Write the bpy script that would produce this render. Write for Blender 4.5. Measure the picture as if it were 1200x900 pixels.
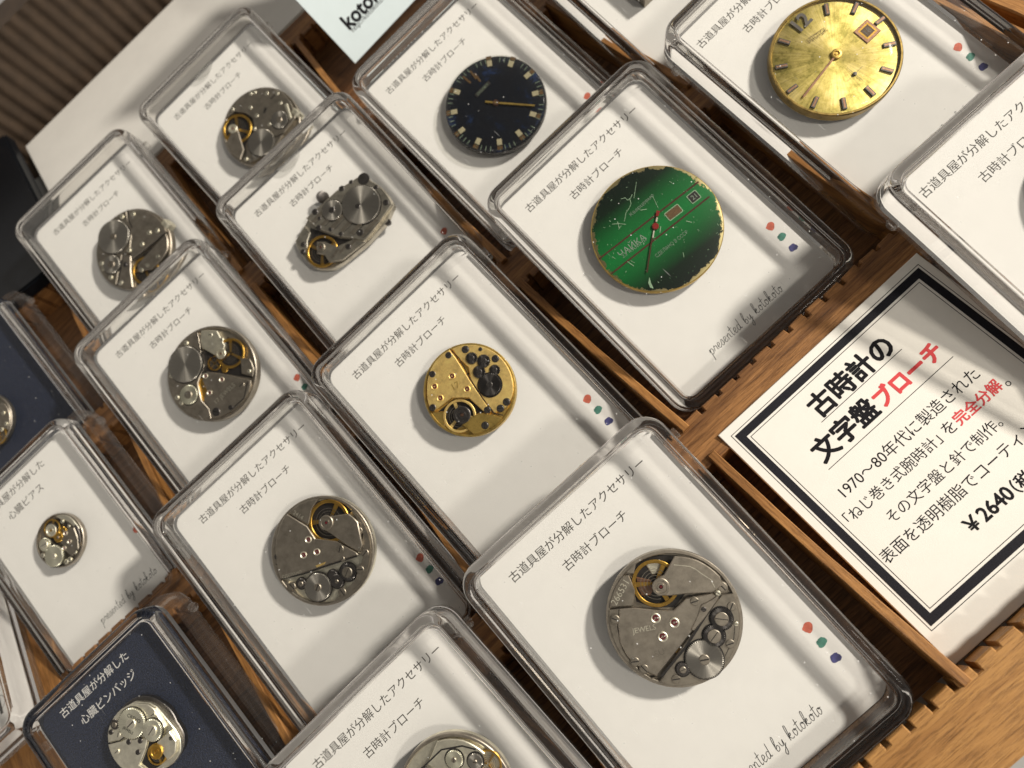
import bpy, bmesh, math, random
from mathutils import Matrix, Vector
from math import sin, cos, pi, radians

random.seed(7)
for o in list(bpy.data.objects):
    bpy.data.objects.remove(o)
S = 0.1                        # the script counts in millimetres; one scene unit is one centimetre
scene = bpy.context.scene
COL = scene.collection

# ------------------------------------------------------------------ camera
CW = ((0.7292, -0.6833, -0.0381), (-0.5898, -0.6557, 0.4715), (-0.3472, -0.3213, -0.8810))
cam = bpy.data.cameras.new('camera')
cam.lens = 24.29
cam.sensor_width = 36
cam.clip_start = 0.5
cam.clip_end = 5000
cam.dof.use_dof = True
cam.dof.focus_distance = 138 * S
cam.dof.aperture_fstop = 0.19
cam.dof.aperture_blades = 0
camo = bpy.data.objects.new('camera', cam)
COL.objects.link(camo)
R = Matrix(((CW[0][0], -CW[0][1], -CW[0][2]), (CW[1][0], -CW[1][1], -CW[1][2]), (CW[2][0], -CW[2][1], -CW[2][2])))
camo.matrix_world = Matrix.Translation((0, 0, 152.54 * S)) @ R.to_4x4()
scene.camera = camo

# ------------------------------------------------------------------ world and lamps
w = bpy.data.worlds.new('World')
scene.world = w
w.use_nodes = True
wn = w.node_tree
wtc = wn.nodes.new('ShaderNodeTexCoord')
wsx = wn.nodes.new('ShaderNodeSeparateXYZ')
wmr = wn.nodes.new('ShaderNodeMapRange')          # a dim ceiling overhead, brighter shop walls around
wn.links.new(wtc.outputs['Generated'], wsx.inputs[0])
wn.links.new(wsx.outputs[2], wmr.inputs[0])
for k_, v_ in (('From Min', 0.35), ('From Max', 0.95), ('To Min', 0.56), ('To Max', 0.07)):
    wmr.inputs[k_].default_value = v_
wn.links.new(wmr.outputs[0], wn.nodes['Background'].inputs[1])
wn.nodes['Background'].inputs[0].default_value = (1.0, 0.93, 0.84, 1)


def lamp(name, d, dist, size, power, col):
    l = bpy.data.lights.new(name, 'AREA')
    l.shape = 'DISK'
    l.size = size * 1000 * S
    l.energy = power * (1000 * S) ** 2
    l.color = col
    l.cycles.is_caustics_light = True
    o = bpy.data.objects.new(name, l)
    COL.objects.link(o)
    v = Vector(d).normalized()
    o.location = v * dist * 1000 * S
    o.rotation_euler = v.to_track_quat('Z', 'Y').to_euler()
    return o


# two ceiling spots of the shop, both to the right of the tray
lamp('ceiling_spot', (1.0, -0.23, 0.69), 1.3, 0.115, 21.5, (1.0, 0.935, 0.83))
lamp('ceiling_spot', (0.62, -1.0, 1.05), 1.5, 0.16, 6.0, (1.0, 0.935, 0.83))

scene.unit_settings.scale_length = 0.01
scene.view_settings.view_transform = 'Standard'
scene.view_settings.look = 'None'
scene.view_settings.exposure = 0.1
scene.view_settings.gamma = 1.0
scene.render.engine = 'CYCLES'
cy = scene.cycles
cy.use_denoising = True
cy.max_bounces = 16
cy.diffuse_bounces = 4
cy.glossy_bounces = 6
cy.transmission_bounces = 10
cy.transparent_max_bounces = 40
cy.caustics_refractive = True
cy.caustics_reflective = False
cy.sample_clamp_indirect = 3.0
cy.sample_clamp_direct = 5.0
cy.blur_glossy = 0.5


# ------------------------------------------------------------------ materials
def newmat(name):
    m = bpy.data.materials.new(name)
    m.use_nodes = True
    nt = m.node_tree
    for n in list(nt.nodes):
        nt.nodes.remove(n)
    out = nt.nodes.new('ShaderNodeOutputMaterial')
    return m, nt, out


def N(nt, t, **kw):
    n = nt.nodes.new(t)
    for k, v in kw.items():
        if k.startswith('_'):
            setattr(n, k[1:], v)
        else:
            n.inputs[k.replace('__', ' ')].default_value = v
    return n


def L(nt, a, b):
    nt.links.new(a, b)


def ramp(nt, fac, stops):
    r = nt.nodes.new('ShaderNodeValToRGB')
    e = r.color_ramp.elements
    while len(e) < len(stops):
        e.new(0.5)
    for i, (p, c) in enumerate(stops):
        e[i].position = p
        e[i].color = (c[0], c[1], c[2], 1)
    L(nt, fac, r.inputs[0])
    return r


def coords(nt, scale=(1, 1, 1), kind='Object'):
    tc = nt.nodes.new('ShaderNodeTexCoord')
    mp = nt.nodes.new('ShaderNodeMapping')
    mp.inputs['Scale'].default_value = tuple(s / S for s in scale) if kind == 'Object' else scale
    L(nt, tc.outputs[kind], mp.inputs['Vector'])
    return mp.outputs[0]


def noise(nt, vec, scale, detail=4, rough=0.6, dist=0.0):
    n = N(nt, 'ShaderNodeTexNoise', Scale=scale, Detail=detail, Roughness=rough, Distortion=dist)
    L(nt, vec, n.inputs['Vector'])
    return n


def bump(nt, h, strength, dist, target):
    b = N(nt, 'ShaderNodeBump', Strength=strength, Distance=dist)
    L(nt, h, b.inputs['Height'])
    L(nt, b.outputs[0], target)
    return b


def mat_plain(name, col, rough=0.6, var=0.12, scale=1.2, bumpk=0.1, coat=0.0, spec=0.4):
    m, nt, out = newmat(name)
    p = N(nt, 'ShaderNodeBsdfPrincipled', Roughness=rough)
    p.inputs['Specular IOR Level'].default_value = spec
    p.inputs['Coat Weight'].default_value = coat
    v = coords(nt)
    n = noise(nt, v, scale)
    r = ramp(nt, n.outputs[0], [(0.3, [c * (1 - var) for c in col]), (0.7, [min(1, c * (1 + var)) for c in col])])
    L(nt, r.outputs[0], p.inputs['Base Color'])
    if bumpk:
        n2 = noise(nt, v, scale * 4)
        bump(nt, n2.outputs[0], bumpk, 0.05 * S, p.inputs['Normal'])
    L(nt, p.outputs[0], out.inputs[0])
    return m


def mat_paper(name, col, grain=0.25):
    m, nt, out = newmat(name)
    p = N(nt, 'ShaderNodeBsdfPrincipled', Roughness=0.75)
    p.inputs['Specular IOR Level'].default_value = 0.25
    v = coords(nt)
    n = noise(nt, v, 0.25, 5)
    r = ramp(nt, n.outputs[0], [(0.3, [c * 0.965 for c in col]), (0.7, col)])
    L(nt, r.outputs[0], p.inputs['Base Color'])
    n2 = noise(nt, v, 3.0, 6, 0.7)
    bump(nt, n2.outputs[0], grain, 0.06 * S, p.inputs['Normal'])
    L(nt, p.outputs[0], out.inputs[0])
    return m


def mat_leather(name, col):
    m, nt, out = newmat(name)
    p = N(nt, 'ShaderNodeBsdfPrincipled', Roughness=0.5)
    p.inputs['Specular IOR Level'].default_value = 0.5
    v = coords(nt)
    n = noise(nt, v, 2.6, 4, 0.7)
    r = ramp(nt, n.outputs[0], [(0.4, [c * 0.5 for c in col]), (0.62, [c * 2.6 for c in col])])
    L(nt, r.outputs[0], p.inputs['Base Color'])
    bump(nt, n.outputs[0], 0.9, 0.4 * S, p.inputs['Normal'])
    L(nt, p.outputs[0], out.inputs[0])
    return m


def mat_metal(name, col, rough=0.3, brush=(0.25, 5.0), wear=0.25, spots=0.0):
    """brushed, slightly soiled metal"""
    m, nt, out = newmat(name)
    p = N(nt, 'ShaderNodeBsdfPrincipled', Metallic=1.0)
    v = coords(nt)
    n = noise(nt, v, 0.55, 5, 0.65)
    dark = [c * (1 - wear) for c in col]
    r = ramp(nt, n.outputs[0], [(0.3, dark), (0.5, col), (0.7, [min(1, c * 1.2) for c in col])])
    colsock = r.outputs[0]
    if spots:
        vo = N(nt, 'ShaderNodeTexVoronoi', Scale=2.2)
        L(nt, v, vo.inputs['Vector'])
        sp = ramp(nt, vo.outputs['Distance'], [(0.06, (1, 1, 1)), (0.2, (0, 0, 0))])
        mx = nt.nodes.new('ShaderNodeMixRGB')
        mul = N(nt, 'ShaderNodeMath', _operation='MULTIPLY')
        n5 = noise(nt, v, 0.3, 3)
        n5r = ramp(nt, n5.outputs[0], [(0.45, (0, 0, 0)), (0.62, (1, 1, 1))])
        L(nt, sp.outputs[0], mul.inputs[0])
        L(nt, n5r.outputs[0], mul.inputs[1])
        ml2 = N(nt, 'ShaderNodeMath', _operation='MULTIPLY')
        L(nt, mul.outputs[0], ml2.inputs[0])
        ml2.inputs[1].default_value = spots
        L(nt, ml2.outputs[0], mx.inputs[0])
        L(nt, colsock, mx.inputs[1])
        mx.inputs[2].default_value = (0.06, 0.04, 0.02, 1)
        colsock = mx.outputs[0]
    L(nt, colsock, p.inputs['Base Color'])
    vb = coords(nt, (brush[0], brush[1], 1))
    nb = noise(nt, vb, 2.6, 5, 0.7)
    rr = N(nt, 'ShaderNodeMapRange')
    rr.inputs['To Min'].default_value = rough * 0.7
    rr.inputs['To Max'].default_value = rough * 1.45
    L(nt, nb.outputs[0], rr.inputs[0])
    L(nt, rr.outputs[0], p.inputs['Roughness'])
    bump(nt, nb.outputs[0], 0.22, 0.03 * S, p.inputs['Normal'])
    L(nt, p.outputs[0], out.inputs[0])
    return m


def mat_sunray(name, col, rough=0.32, aniso=0.85, coat=0.0, specks=False):
    """metal turned or grained in rays round its own centre"""
    m, nt, out = newmat(name)
    p = N(nt, 'ShaderNodeBsdfPrincipled', Metallic=1.0, Roughness=rough)
    p.inputs['Anisotropic'].default_value = aniso
    p.inputs['Coat Weight'].default_value = coat
    p.inputs['Coat Roughness'].default_value = 0.04
    t = N(nt, 'ShaderNodeTangent', _direction_type='RADIAL', _axis='Z')
    L(nt, t.outputs[0], p.inputs['Tangent'])
    tc = nt.nodes.new('ShaderNodeTexCoord')
    sx = nt.nodes.new('ShaderNodeSeparateXYZ')
    L(nt, tc.outputs['Object'], sx.inputs[0])
    at = N(nt, 'ShaderNodeMath', _operation='ARCTAN2')
    L(nt, sx.outputs[1], at.inputs[0])
    L(nt, sx.outputs[0], at.inputs[1])
    n = N(nt, 'ShaderNodeTexNoise', Scale=16.0, Detail=5.0, Roughness=0.7)
    n.noise_dimensions = '1D'
    L(nt, at.outputs[0], n.inputs['W'])
    r = ramp(nt, n.outputs[0], [(0.3, [c * 0.72 for c in col]), (0.7, [min(1, c * 1.12) for c in col])])
    cs = r.outputs[0]
    if specks:
        v = coords(nt)
        vo = N(nt, 'ShaderNodeTexVoronoi', Scale=1.5)
        L(nt, v, vo.inputs['Vector'])
        sp = ramp(nt, vo.outputs['Distance'], [(0.05, (1, 1, 1)), (0.17, (0, 0, 0))])
        n5 = noise(nt, v, 0.16, 4, 0.7)
        n5r = ramp(nt, n5.outputs[0], [(0.40, (0, 0, 0)), (0.52, (1, 1, 1))])
        mu = N(nt, 'ShaderNodeMath', _operation='MULTIPLY')
        L(nt, sp.outputs[0], mu.inputs[0])
        L(nt, n5r.outputs[0], mu.inputs[1])
        mx = nt.nodes.new('ShaderNodeMixRGB')
        L(nt, mu.outputs[0], mx.inputs[0])
        L(nt, cs, mx.inputs[1])
        mx.inputs[2].default_value = (0.10, 0.05, 0.01, 1)
        n6 = noise(nt, v, 0.22, 5, 0.7)
        n6r = ramp(nt, n6.outputs[0], [(0.36, (0.40, 0.42, 0.26)), (0.5, (0.8, 0.8, 0.62)), (0.64, (1, 1, 1))])
        m2 = nt.nodes.new('ShaderNodeMixRGB')
        m2.blend_type = 'MULTIPLY'
        m2.inputs[0].default_value = 1
        L(nt, mx.outputs[0], m2.inputs[1])
        L(nt, n6r.outputs[0], m2.inputs[2])
        cs = m2.outputs[0]
    L(nt, cs, p.inputs['Base Color'])
    L(nt, p.outputs[0], out.inputs[0])
    return m


def mat_wood(name, dark, light, axis=0, gloss=0.45, ring=0.30):
    m, nt, out = newmat(name)
    p = N(nt, 'ShaderNodeBsdfPrincipled')
    p.inputs['Specular IOR Level'].default_value = 0.35
    sc = [1.0, 1.0, 1.0]
    sc[axis] = 0.07
    v = coords(nt, sc)
    n = noise(nt, v, ring, 5, 0.62, 0.6)
    n2 = noise(nt, v, 2.6, 5, 0.75)
    mid = [(a + b) / 2 for a, b in zip(dark, light)]
    r = ramp(nt, n.outputs[0], [(0.30, dark), (0.46, mid), (0.56, light), (0.64, mid), (0.8, light)])
    r2 = ramp(nt, n2.outputs[0], [(0.36, (0.34, 0.29, 0.25)), (0.54, (1, 1, 1))])
    mx = nt.nodes.new('ShaderNodeMixRGB')
    mx.blend_type = 'MULTIPLY'
    mx.inputs[0].default_value = 0.75
    L(nt, r.outputs[0], mx.inputs[1])
    L(nt, r2.outputs[0], mx.inputs[2])
    L(nt, mx.outputs[0], p.inputs['Base Color'])
    rr = N(nt, 'ShaderNodeMapRange')
    rr.inputs['To Min'].default_value = gloss * 0.8
    rr.inputs['To Max'].default_value = gloss * 1.4
    L(nt, n2.outputs[0], rr.inputs[0])
    L(nt, rr.outputs[0], p.inputs['Roughness'])
    bump(nt, n2.outputs[0], 0.5, 0.25 * S, p.inputs['Normal'])
    L(nt, p.outputs[0], out.inputs[0])
    return m


def facing5(nt, power):
    lw = N(nt, 'ShaderNodeLayerWeight', Blend=0.5)
    a = N(nt, 'ShaderNodeMath', _operation='POWER')
    L(nt, lw.outputs['Facing'], a.inputs[0])
    a.inputs[1].default_value = power
    return a.outputs[0]


def mat_acrylic_sheet():
    """flat clear plastic: a straight look through, a mirror sheen, some dust and fine scratches"""
    m, nt, out = newmat('clear_acrylic_sheet')
    tr = N(nt, 'ShaderNodeBsdfTransparent', Color=(0.985, 0.985, 0.98, 1))
    gl = N(nt, 'ShaderNodeBsdfGlossy', Roughness=0.025)
    mr = N(nt, 'ShaderNodeMapRange')
    mr.inputs['To Min'].default_value = 0.03
    mr.inputs['To Max'].default_value = 0.95
    L(nt, facing5(nt, 5), mr.inputs[0])
    mx = nt.nodes.new('ShaderNodeMixShader')
    L(nt, mr.outputs[0], mx.inputs[0])
    L(nt, tr.outputs[0], mx.inputs[1])
    L(nt, gl.outputs[0], mx.inputs[2])
    v = coords(nt)
    vo = N(nt, 'ShaderNodeTexVoronoi', Scale=0.42)
    L(nt, v, vo.inputs['Vector'])
    sp = ramp(nt, vo.outputs['Distance'], [(0.035, (1, 1, 1)), (0.07, (0, 0, 0))])
    sep = nt.nodes.new('ShaderNodeSeparateColor')
    L(nt, vo.outputs['Color'], sep.inputs[0])
    gt = N(nt, 'ShaderNodeMath', _operation='GREATER_THAN')
    gt.inputs[1].default_value = 0.5
    L(nt, sep.outputs[0], gt.inputs[0])
    mu = N(nt, 'ShaderNodeMath', _operation='MULTIPLY')
    L(nt, sp.outputs[0], mu.inputs[0])
    L(nt, gt.outputs[0], mu.inputs[1])
    vs = coords(nt, (0.35, 0.03, 0.2))
    ns = noise(nt, vs, 3.0, 2)
    sc = ramp(nt, ns.outputs[0], [(0.735, (0, 0, 0)), (0.78, (0.16, 0.16, 0.16))])
    ad = N(nt, 'ShaderNodeMath', _operation='MAXIMUM')
    ml = N(nt, 'ShaderNodeMath', _operation='MULTIPLY')
    ml.inputs[1].default_value = 0.75
    L(nt, mu.outputs[0], ml.inputs[0])
    L(nt, ml.outputs[0], ad.inputs[0])
    L(nt, sc.outputs[0], ad.inputs[1])
    df = N(nt, 'ShaderNodeBsdfDiffuse', Color=(0.8, 0.8, 0.78, 1))
    mx2 = nt.nodes.new('ShaderNodeMixShader')
    L(nt, ad.outputs[0], mx2.inputs[0])
    L(nt, mx.outputs[0], mx2.inputs[1])
    L(nt, df.outputs[0], mx2.inputs[2])
    L(nt, mx2.outputs[0], out.inputs[0])
    return m


def mat_acrylic_rim():
    """the moulded walls and rounded edges: part of the light goes straight through, part is bent"""
    m, nt, out = newmat('clear_acrylic_rim')
    tr = N(nt, 'ShaderNodeBsdfTransparent', Color=(0.97, 0.97, 0.965, 1))
    gs = N(nt, 'ShaderNodeBsdfGlass', IOR=1.49, Roughness=0.0, Color=(0.985, 0.98, 0.975, 1))
    mx = N(nt, 'ShaderNodeMixShader', Fac=0.22)
    L(nt, tr.outputs[0], mx.inputs[1])
    L(nt, gs.outputs[0], mx.inputs[2])
    gl = N(nt, 'ShaderNodeBsdfGlossy', Roughness=0.05)
    mr = N(nt, 'ShaderNodeMapRange')
    mr.inputs['To Min'].default_value = 0.015
    mr.inputs['To Max'].default_value = 0.35
    L(nt, facing5(nt, 4), mr.inputs[0])
    mx2 = nt.nodes.new('ShaderNodeMixShader')
    L(nt, mr.outputs[0], mx2.inputs[0])
    L(nt, mx.outputs[0], mx2.inputs[1])
    L(nt, gl.outputs[0], mx2.inputs[2])
    df = N(nt, 'ShaderNodeBsdfDiffuse', Color=(0.82, 0.80, 0.78, 1))
    tl = N(nt, 'ShaderNodeBsdfTranslucent', Color=(0.82, 0.80, 0.78, 1))
    hz = N(nt, 'ShaderNodeMixShader', Fac=0.5)
    L(nt, df.outputs[0], hz.inputs[1])
    L(nt, tl.outputs[0], hz.inputs[2])
    mx3 = N(nt, 'ShaderNodeMixShader', Fac=0.035)
    L(nt, mx2.outputs[0], mx3.inputs[1])
    L(nt, hz.outputs[0], mx3.inputs[2])
    L(nt, mx3.outputs[0], out.inputs[0])
    return m


def mat_resin():
    m, nt, out = newmat('clear_resin')
    tr = N(nt, 'ShaderNodeBsdfTransparent', Color=(0.97, 0.97, 0.95, 1))
    gl = N(nt, 'ShaderNodeBsdfGlossy', Roughness=0.03)
    mr = N(nt, 'ShaderNodeMapRange')
    mr.inputs['To Min'].default_value = 0.045
    mr.inputs['To Max'].default_value = 0.9
    L(nt, facing5(nt, 5), mr.inputs[0])
    mx = nt.nodes.new('ShaderNodeMixShader')
    L(nt, mr.outputs[0], mx.inputs[0])
    L(nt, tr.outputs[0], mx.inputs[1])
    L(nt, gl.outputs[0], mx.inputs[2])
    L(nt, mx.outputs[0], out.inputs[0])
    return m


def mat_green_dial():
    """green lacquer, darker away from the middle band, chipped to brass at the edge"""
    m, nt, out = newmat('green_lacquer_dial')
    tc = nt.nodes.new('ShaderNodeTexCoord')
    sx = nt.nodes.new('ShaderNodeSeparateXYZ')
    L(nt, tc.outputs['Object'], sx.inputs[0])
    ab = N(nt, 'ShaderNodeMath', _operation='ABSOLUTE')
    L(nt, sx.outputs[1], ab.inputs[0])
    sc = N(nt, 'ShaderNodeMath', _operation='MULTIPLY')
    L(nt, ab.outputs[0], sc.inputs[0])
    sc.inputs[1].default_value = 1 / S / 14.5
    r = ramp(nt, sc.outputs[0], [(0.0, (0.005, 0.145, 0.030)), (0.34, (0.004, 0.098, 0.020)), (0.68, (0.002, 0.011, 0.004)), (1.0, (0.002, 0.006, 0.004))])
    v = coords(nt)
    # fine scratches
    mp = N(nt, 'ShaderNodeTexVoronoi', Scale=1.1)
    L(nt, v, mp.inputs['Vector'])
    s1 = ramp(nt, mp.outputs['Distance'], [(0.045, (1, 1, 1)), (0.085, (0, 0, 0))])
    mx = nt.nodes.new('ShaderNodeMixRGB')
    L(nt, s1.outputs[0], mx.inputs[0])
    L(nt, r.outputs[0], mx.inputs[1])
    mx.inputs[2].default_value = (0.16, 0.34, 0.16, 1)
    # worn rim
    ln = N(nt, 'ShaderNodeVectorMath', _operation='LENGTH')
    L(nt, tc.outputs['Object'], ln.inputs[0])
    n = noise(nt, v, 0.26, 6, 0.75)
    a = N(nt, 'ShaderNodeMath', _operation='MULTIPLY_ADD')
    L(nt, n.outputs[0], a.inputs[0])
    a.inputs[1].default_value = 5.0 * S
    L(nt, ln.outputs['Value'], a.inputs[2])
    th = ramp(nt, a.outputs[0], [(0.0, (0, 0, 0)), (0.5, (1, 1, 1))])
    th.color_ramp.interpolation = 'CONSTANT'
    th.color_ramp.elements[1].position = 0.5
    md = N(nt, 'ShaderNodeMapRange')
    md.inputs['From Min'].default_value = 16.9 * S
    md.inputs['From Max'].default_value = 17.3 * S
    L(nt, a.outputs[0], md.inputs[0])
    L(nt, md.outputs[0], th.inputs[0])
    mx3 = nt.nodes.new('ShaderNodeMixRGB')
    L(nt, th.outputs[0], mx3.inputs[0])
    L(nt, mx.outputs[0], mx3.inputs[1])
    mx3.inputs[2].default_value = (0.62, 0.52, 0.26, 1)
    p = N(nt, 'ShaderNodeBsdfPrincipled', Roughness=0.33)
    L(nt, mx3.outputs[0], p.inputs['Base Color'])
    L(nt, th.outputs[0], p.inputs['Metallic'])
    p.inputs['Coat Weight'].default_value = 0.3
    bump(nt, th.outputs[0], 0.6, -0.1 * S, p.inputs['Normal'])
    L(nt, p.outputs[0], out.inputs[0])
    return m


def mat_navy_dial():
    m, nt, out = newmat('aged_blue_black_dial')
    v = coords(nt)
    n = noise(nt, v, 0.11, 7, 0.75, 0.8)
    r = ramp(nt, n.outputs[0], [(0.40, (0.004, 0.005, 0.009)), (0.57, (0.003, 0.005, 0.011)), (0.65, (0.010, 0.026, 0.085)), (0.72, (0.004, 0.007, 0.02))])
    vo = N(nt, 'ShaderNodeTexVoronoi', Scale=1.6)
    L(nt, v, vo.inputs['Vector'])
    s = ramp(nt, vo.outputs['Distance'], [(0.05, (1, 1, 1)), (0.11, (0, 0, 0))])
    mx = nt.nodes.new('ShaderNodeMixRGB')
    L(nt, s.outputs[0], mx.inputs[0])
    L(nt, r.outputs[0], mx.inputs[1])
    mx.inputs[2].default_value = (0.10, 0.11, 0.12, 1)
    p = N(nt, 'ShaderNodeBsdfPrincipled', Roughness=0.3)
    p.inputs['Coat Weight'].default_value = 0.6
    L(nt, mx.outputs[0], p.inputs['Base Color'])
    L(nt, p.outputs[0], out.inputs[0])
    return m


def mat_glass():
    m, nt, out = newmat('moulded_clear_plastic')
    g = N(nt, 'ShaderNodeBsdfGlass', IOR=1.40, Roughness=0.0, Color=(0.99, 0.985, 0.98, 1))
    L(nt, g.outputs[0], out.inputs[0])
    return m


M = dict(
    glass=mat_glass(),
    sheet=mat_acrylic_sheet(), rim=mat_acrylic_rim(), resin=mat_resin(),
    card=mat_paper('white_card', (0.80, 0.785, 0.76)),
    sign=mat_paper('cream_card', (0.80, 0.77, 0.71), 0.4),
    shop=mat_paper('pale_blue_card', (0.60, 0.68, 0.70)),
    navycard=mat_leather('navy_card', (0.006, 0.010, 0.025)),
    ink=mat_plain('grey_ink', (0.07, 0.065, 0.06), 0.7, 0.1, 1, 0),
    black_ink=mat_plain('black_ink', (0.010, 0.009, 0.011), 0.8, 0.2, 1, 0, 0, .15),
    frame_ink=mat_plain('blue_black_ink', (0.014, 0.0135, 0.018), 0.8, 0.5, 5, 0, 0, .2),
    red_ink=mat_plain('red_ink', (0.62, 0.045, 0.05), 0.6, 0.08, 1, 0),
    white_ink=mat_plain('white_ink', (0.72, 0.71, 0.69), 0.6, 0.1, 1, 0),
    dot_red=mat_plain('red_watercolour', (0.50, 0.12, 0.075), 0.7, 0.5, 0.9, 0),
    dot_green=mat_plain('green_watercolour', (0.07, 0.22, 0.17), 0.7, 0.5, 0.8, 0),
    dot_blue=mat_plain('blue_watercolour', (0.055, 0.055, 0.17), 0.7, 0.5, 0.8, 0),
    steel=mat_metal('worn_nickel', (0.40, 0.355, 0.295), 0.40),
    steel2=mat_metal('dull_nickel', (0.32, 0.285, 0.235), 0.43, (5.0, 0.25)),
    pale=mat_metal('bright_nickel', (0.84, 0.80, 0.66), 0.40, (1, 1), 0.15),
    dark=mat_metal('blackened_steel', (0.13, 0.12, 0.115), 0.38),
    black_shade=mat_plain('black_and_recess_shade', (0.012, 0.010, 0.009), 0.5, 0.3, 1, 0),  # near black; also stands in for shade in cavities and round wheels
    brass=mat_metal('gilt_brass', (0.90, 0.66, 0.25), 0.50, (0.3, 4), 0.3, 0.5),
    brass2=mat_metal('old_brass', (0.60, 0.42, 0.12), 0.42, (1, 1), 0.35, 0.4),
    rimbrass=mat_metal('tarnished_brass', (0.30, 0.21, 0.07), 0.35, (1, 1), 0.5, 0.6),
    silver=mat_metal('satin_silver', (0.56, 0.52, 0.44), 0.36, (1, 1), 0.35),
    gold=mat_metal('balance_gold', (0.62, 0.37, 0.075), 0.32, (1, 1), 0.2),
    copper=mat_metal('copper', (0.45, 0.26, 0.18), 0.3, (1, 1), 0.2),
    ray=mat_sunray('sunray_steel', (0.50, 0.47, 0.42), .38),
    raypale=mat_sunray('sunray_nickel', (0.90, 0.87, 0.70), 0.42, 0.5),
    raydark=mat_sunray('sunray_black_steel', (0.15, 0.14, 0.135), 0.3),
    ruby=mat_plain('ruby', (0.10, 0.012, 0.016), 0.12, 0.2, 1, 0, 0.5),
    rubyred=mat_plain('red_paint', (0.20, 0.022, 0.018), 0.3, 0.2, 1, 0),
    maroon=mat_plain('dark_red_line', (0.06, 0.016, 0.010), 0.4, 0.2, 1, 0),
    lume=mat_plain('aged_lume', (0.36, 0.32, 0.21), 0.7, 0.25, 2, 0.2),
    brown=mat_plain('brown_paint', (0.10, 0.055, 0.02), 0.5, 0.3, 2, 0),
    greylet=mat_plain('faded_silver_print', (0.20, 0.26, 0.20), 0.5, 0.2, 2, 0),
    scratch=mat_plain('scratched_metal', (0.24, 0.36, 0.23), 0.5, 0.3, 2, 0),
    green=mat_green_dial(), navy=mat_navy_dial(),
    sun=mat_sunray('sunray_gilt', (0.66, 0.54, 0.23), 0.50, 0.5, 0.0, True),
    wood=mat_wood('brown_wood', (0.11, 0.043, 0.013), (0.35, 0.165, 0.055), 0),
    woody=mat_wood('brown_wood_lengthwise', (0.15, 0.058, 0.014), (0.42, 0.20, 0.060), 1),
    oak=mat_wood('light_oak', (0.26, 0.115, 0.030), (0.44, 0.225, 0.068), 0, 0.42, 0.22),
    floor=mat_wood('dark_wood', (0.075, 0.033, 0.013), (0.24, 0.115, 0.045), 0, 0.5, 0.9),
    white=mat_plain('white_board_paint', (0.70, 0.675, 0.63), 0.5, 0.03, 0.1, 0.05),
    black=mat_plain('black_lacquer', (0.005, 0.006, 0.008), 0.4, 0.3, 0.05, 0.05, 0, .2),
    corr=mat_plain('brown_corrugated', (0.045, 0.028, 0.016), 0.7, 0.25, 0.15, 0.2),
    table=mat_plain('grey_table', (0.34, 0.34, 0.33), 0.6, 0.06, 0.1, 0.05),
)


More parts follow.
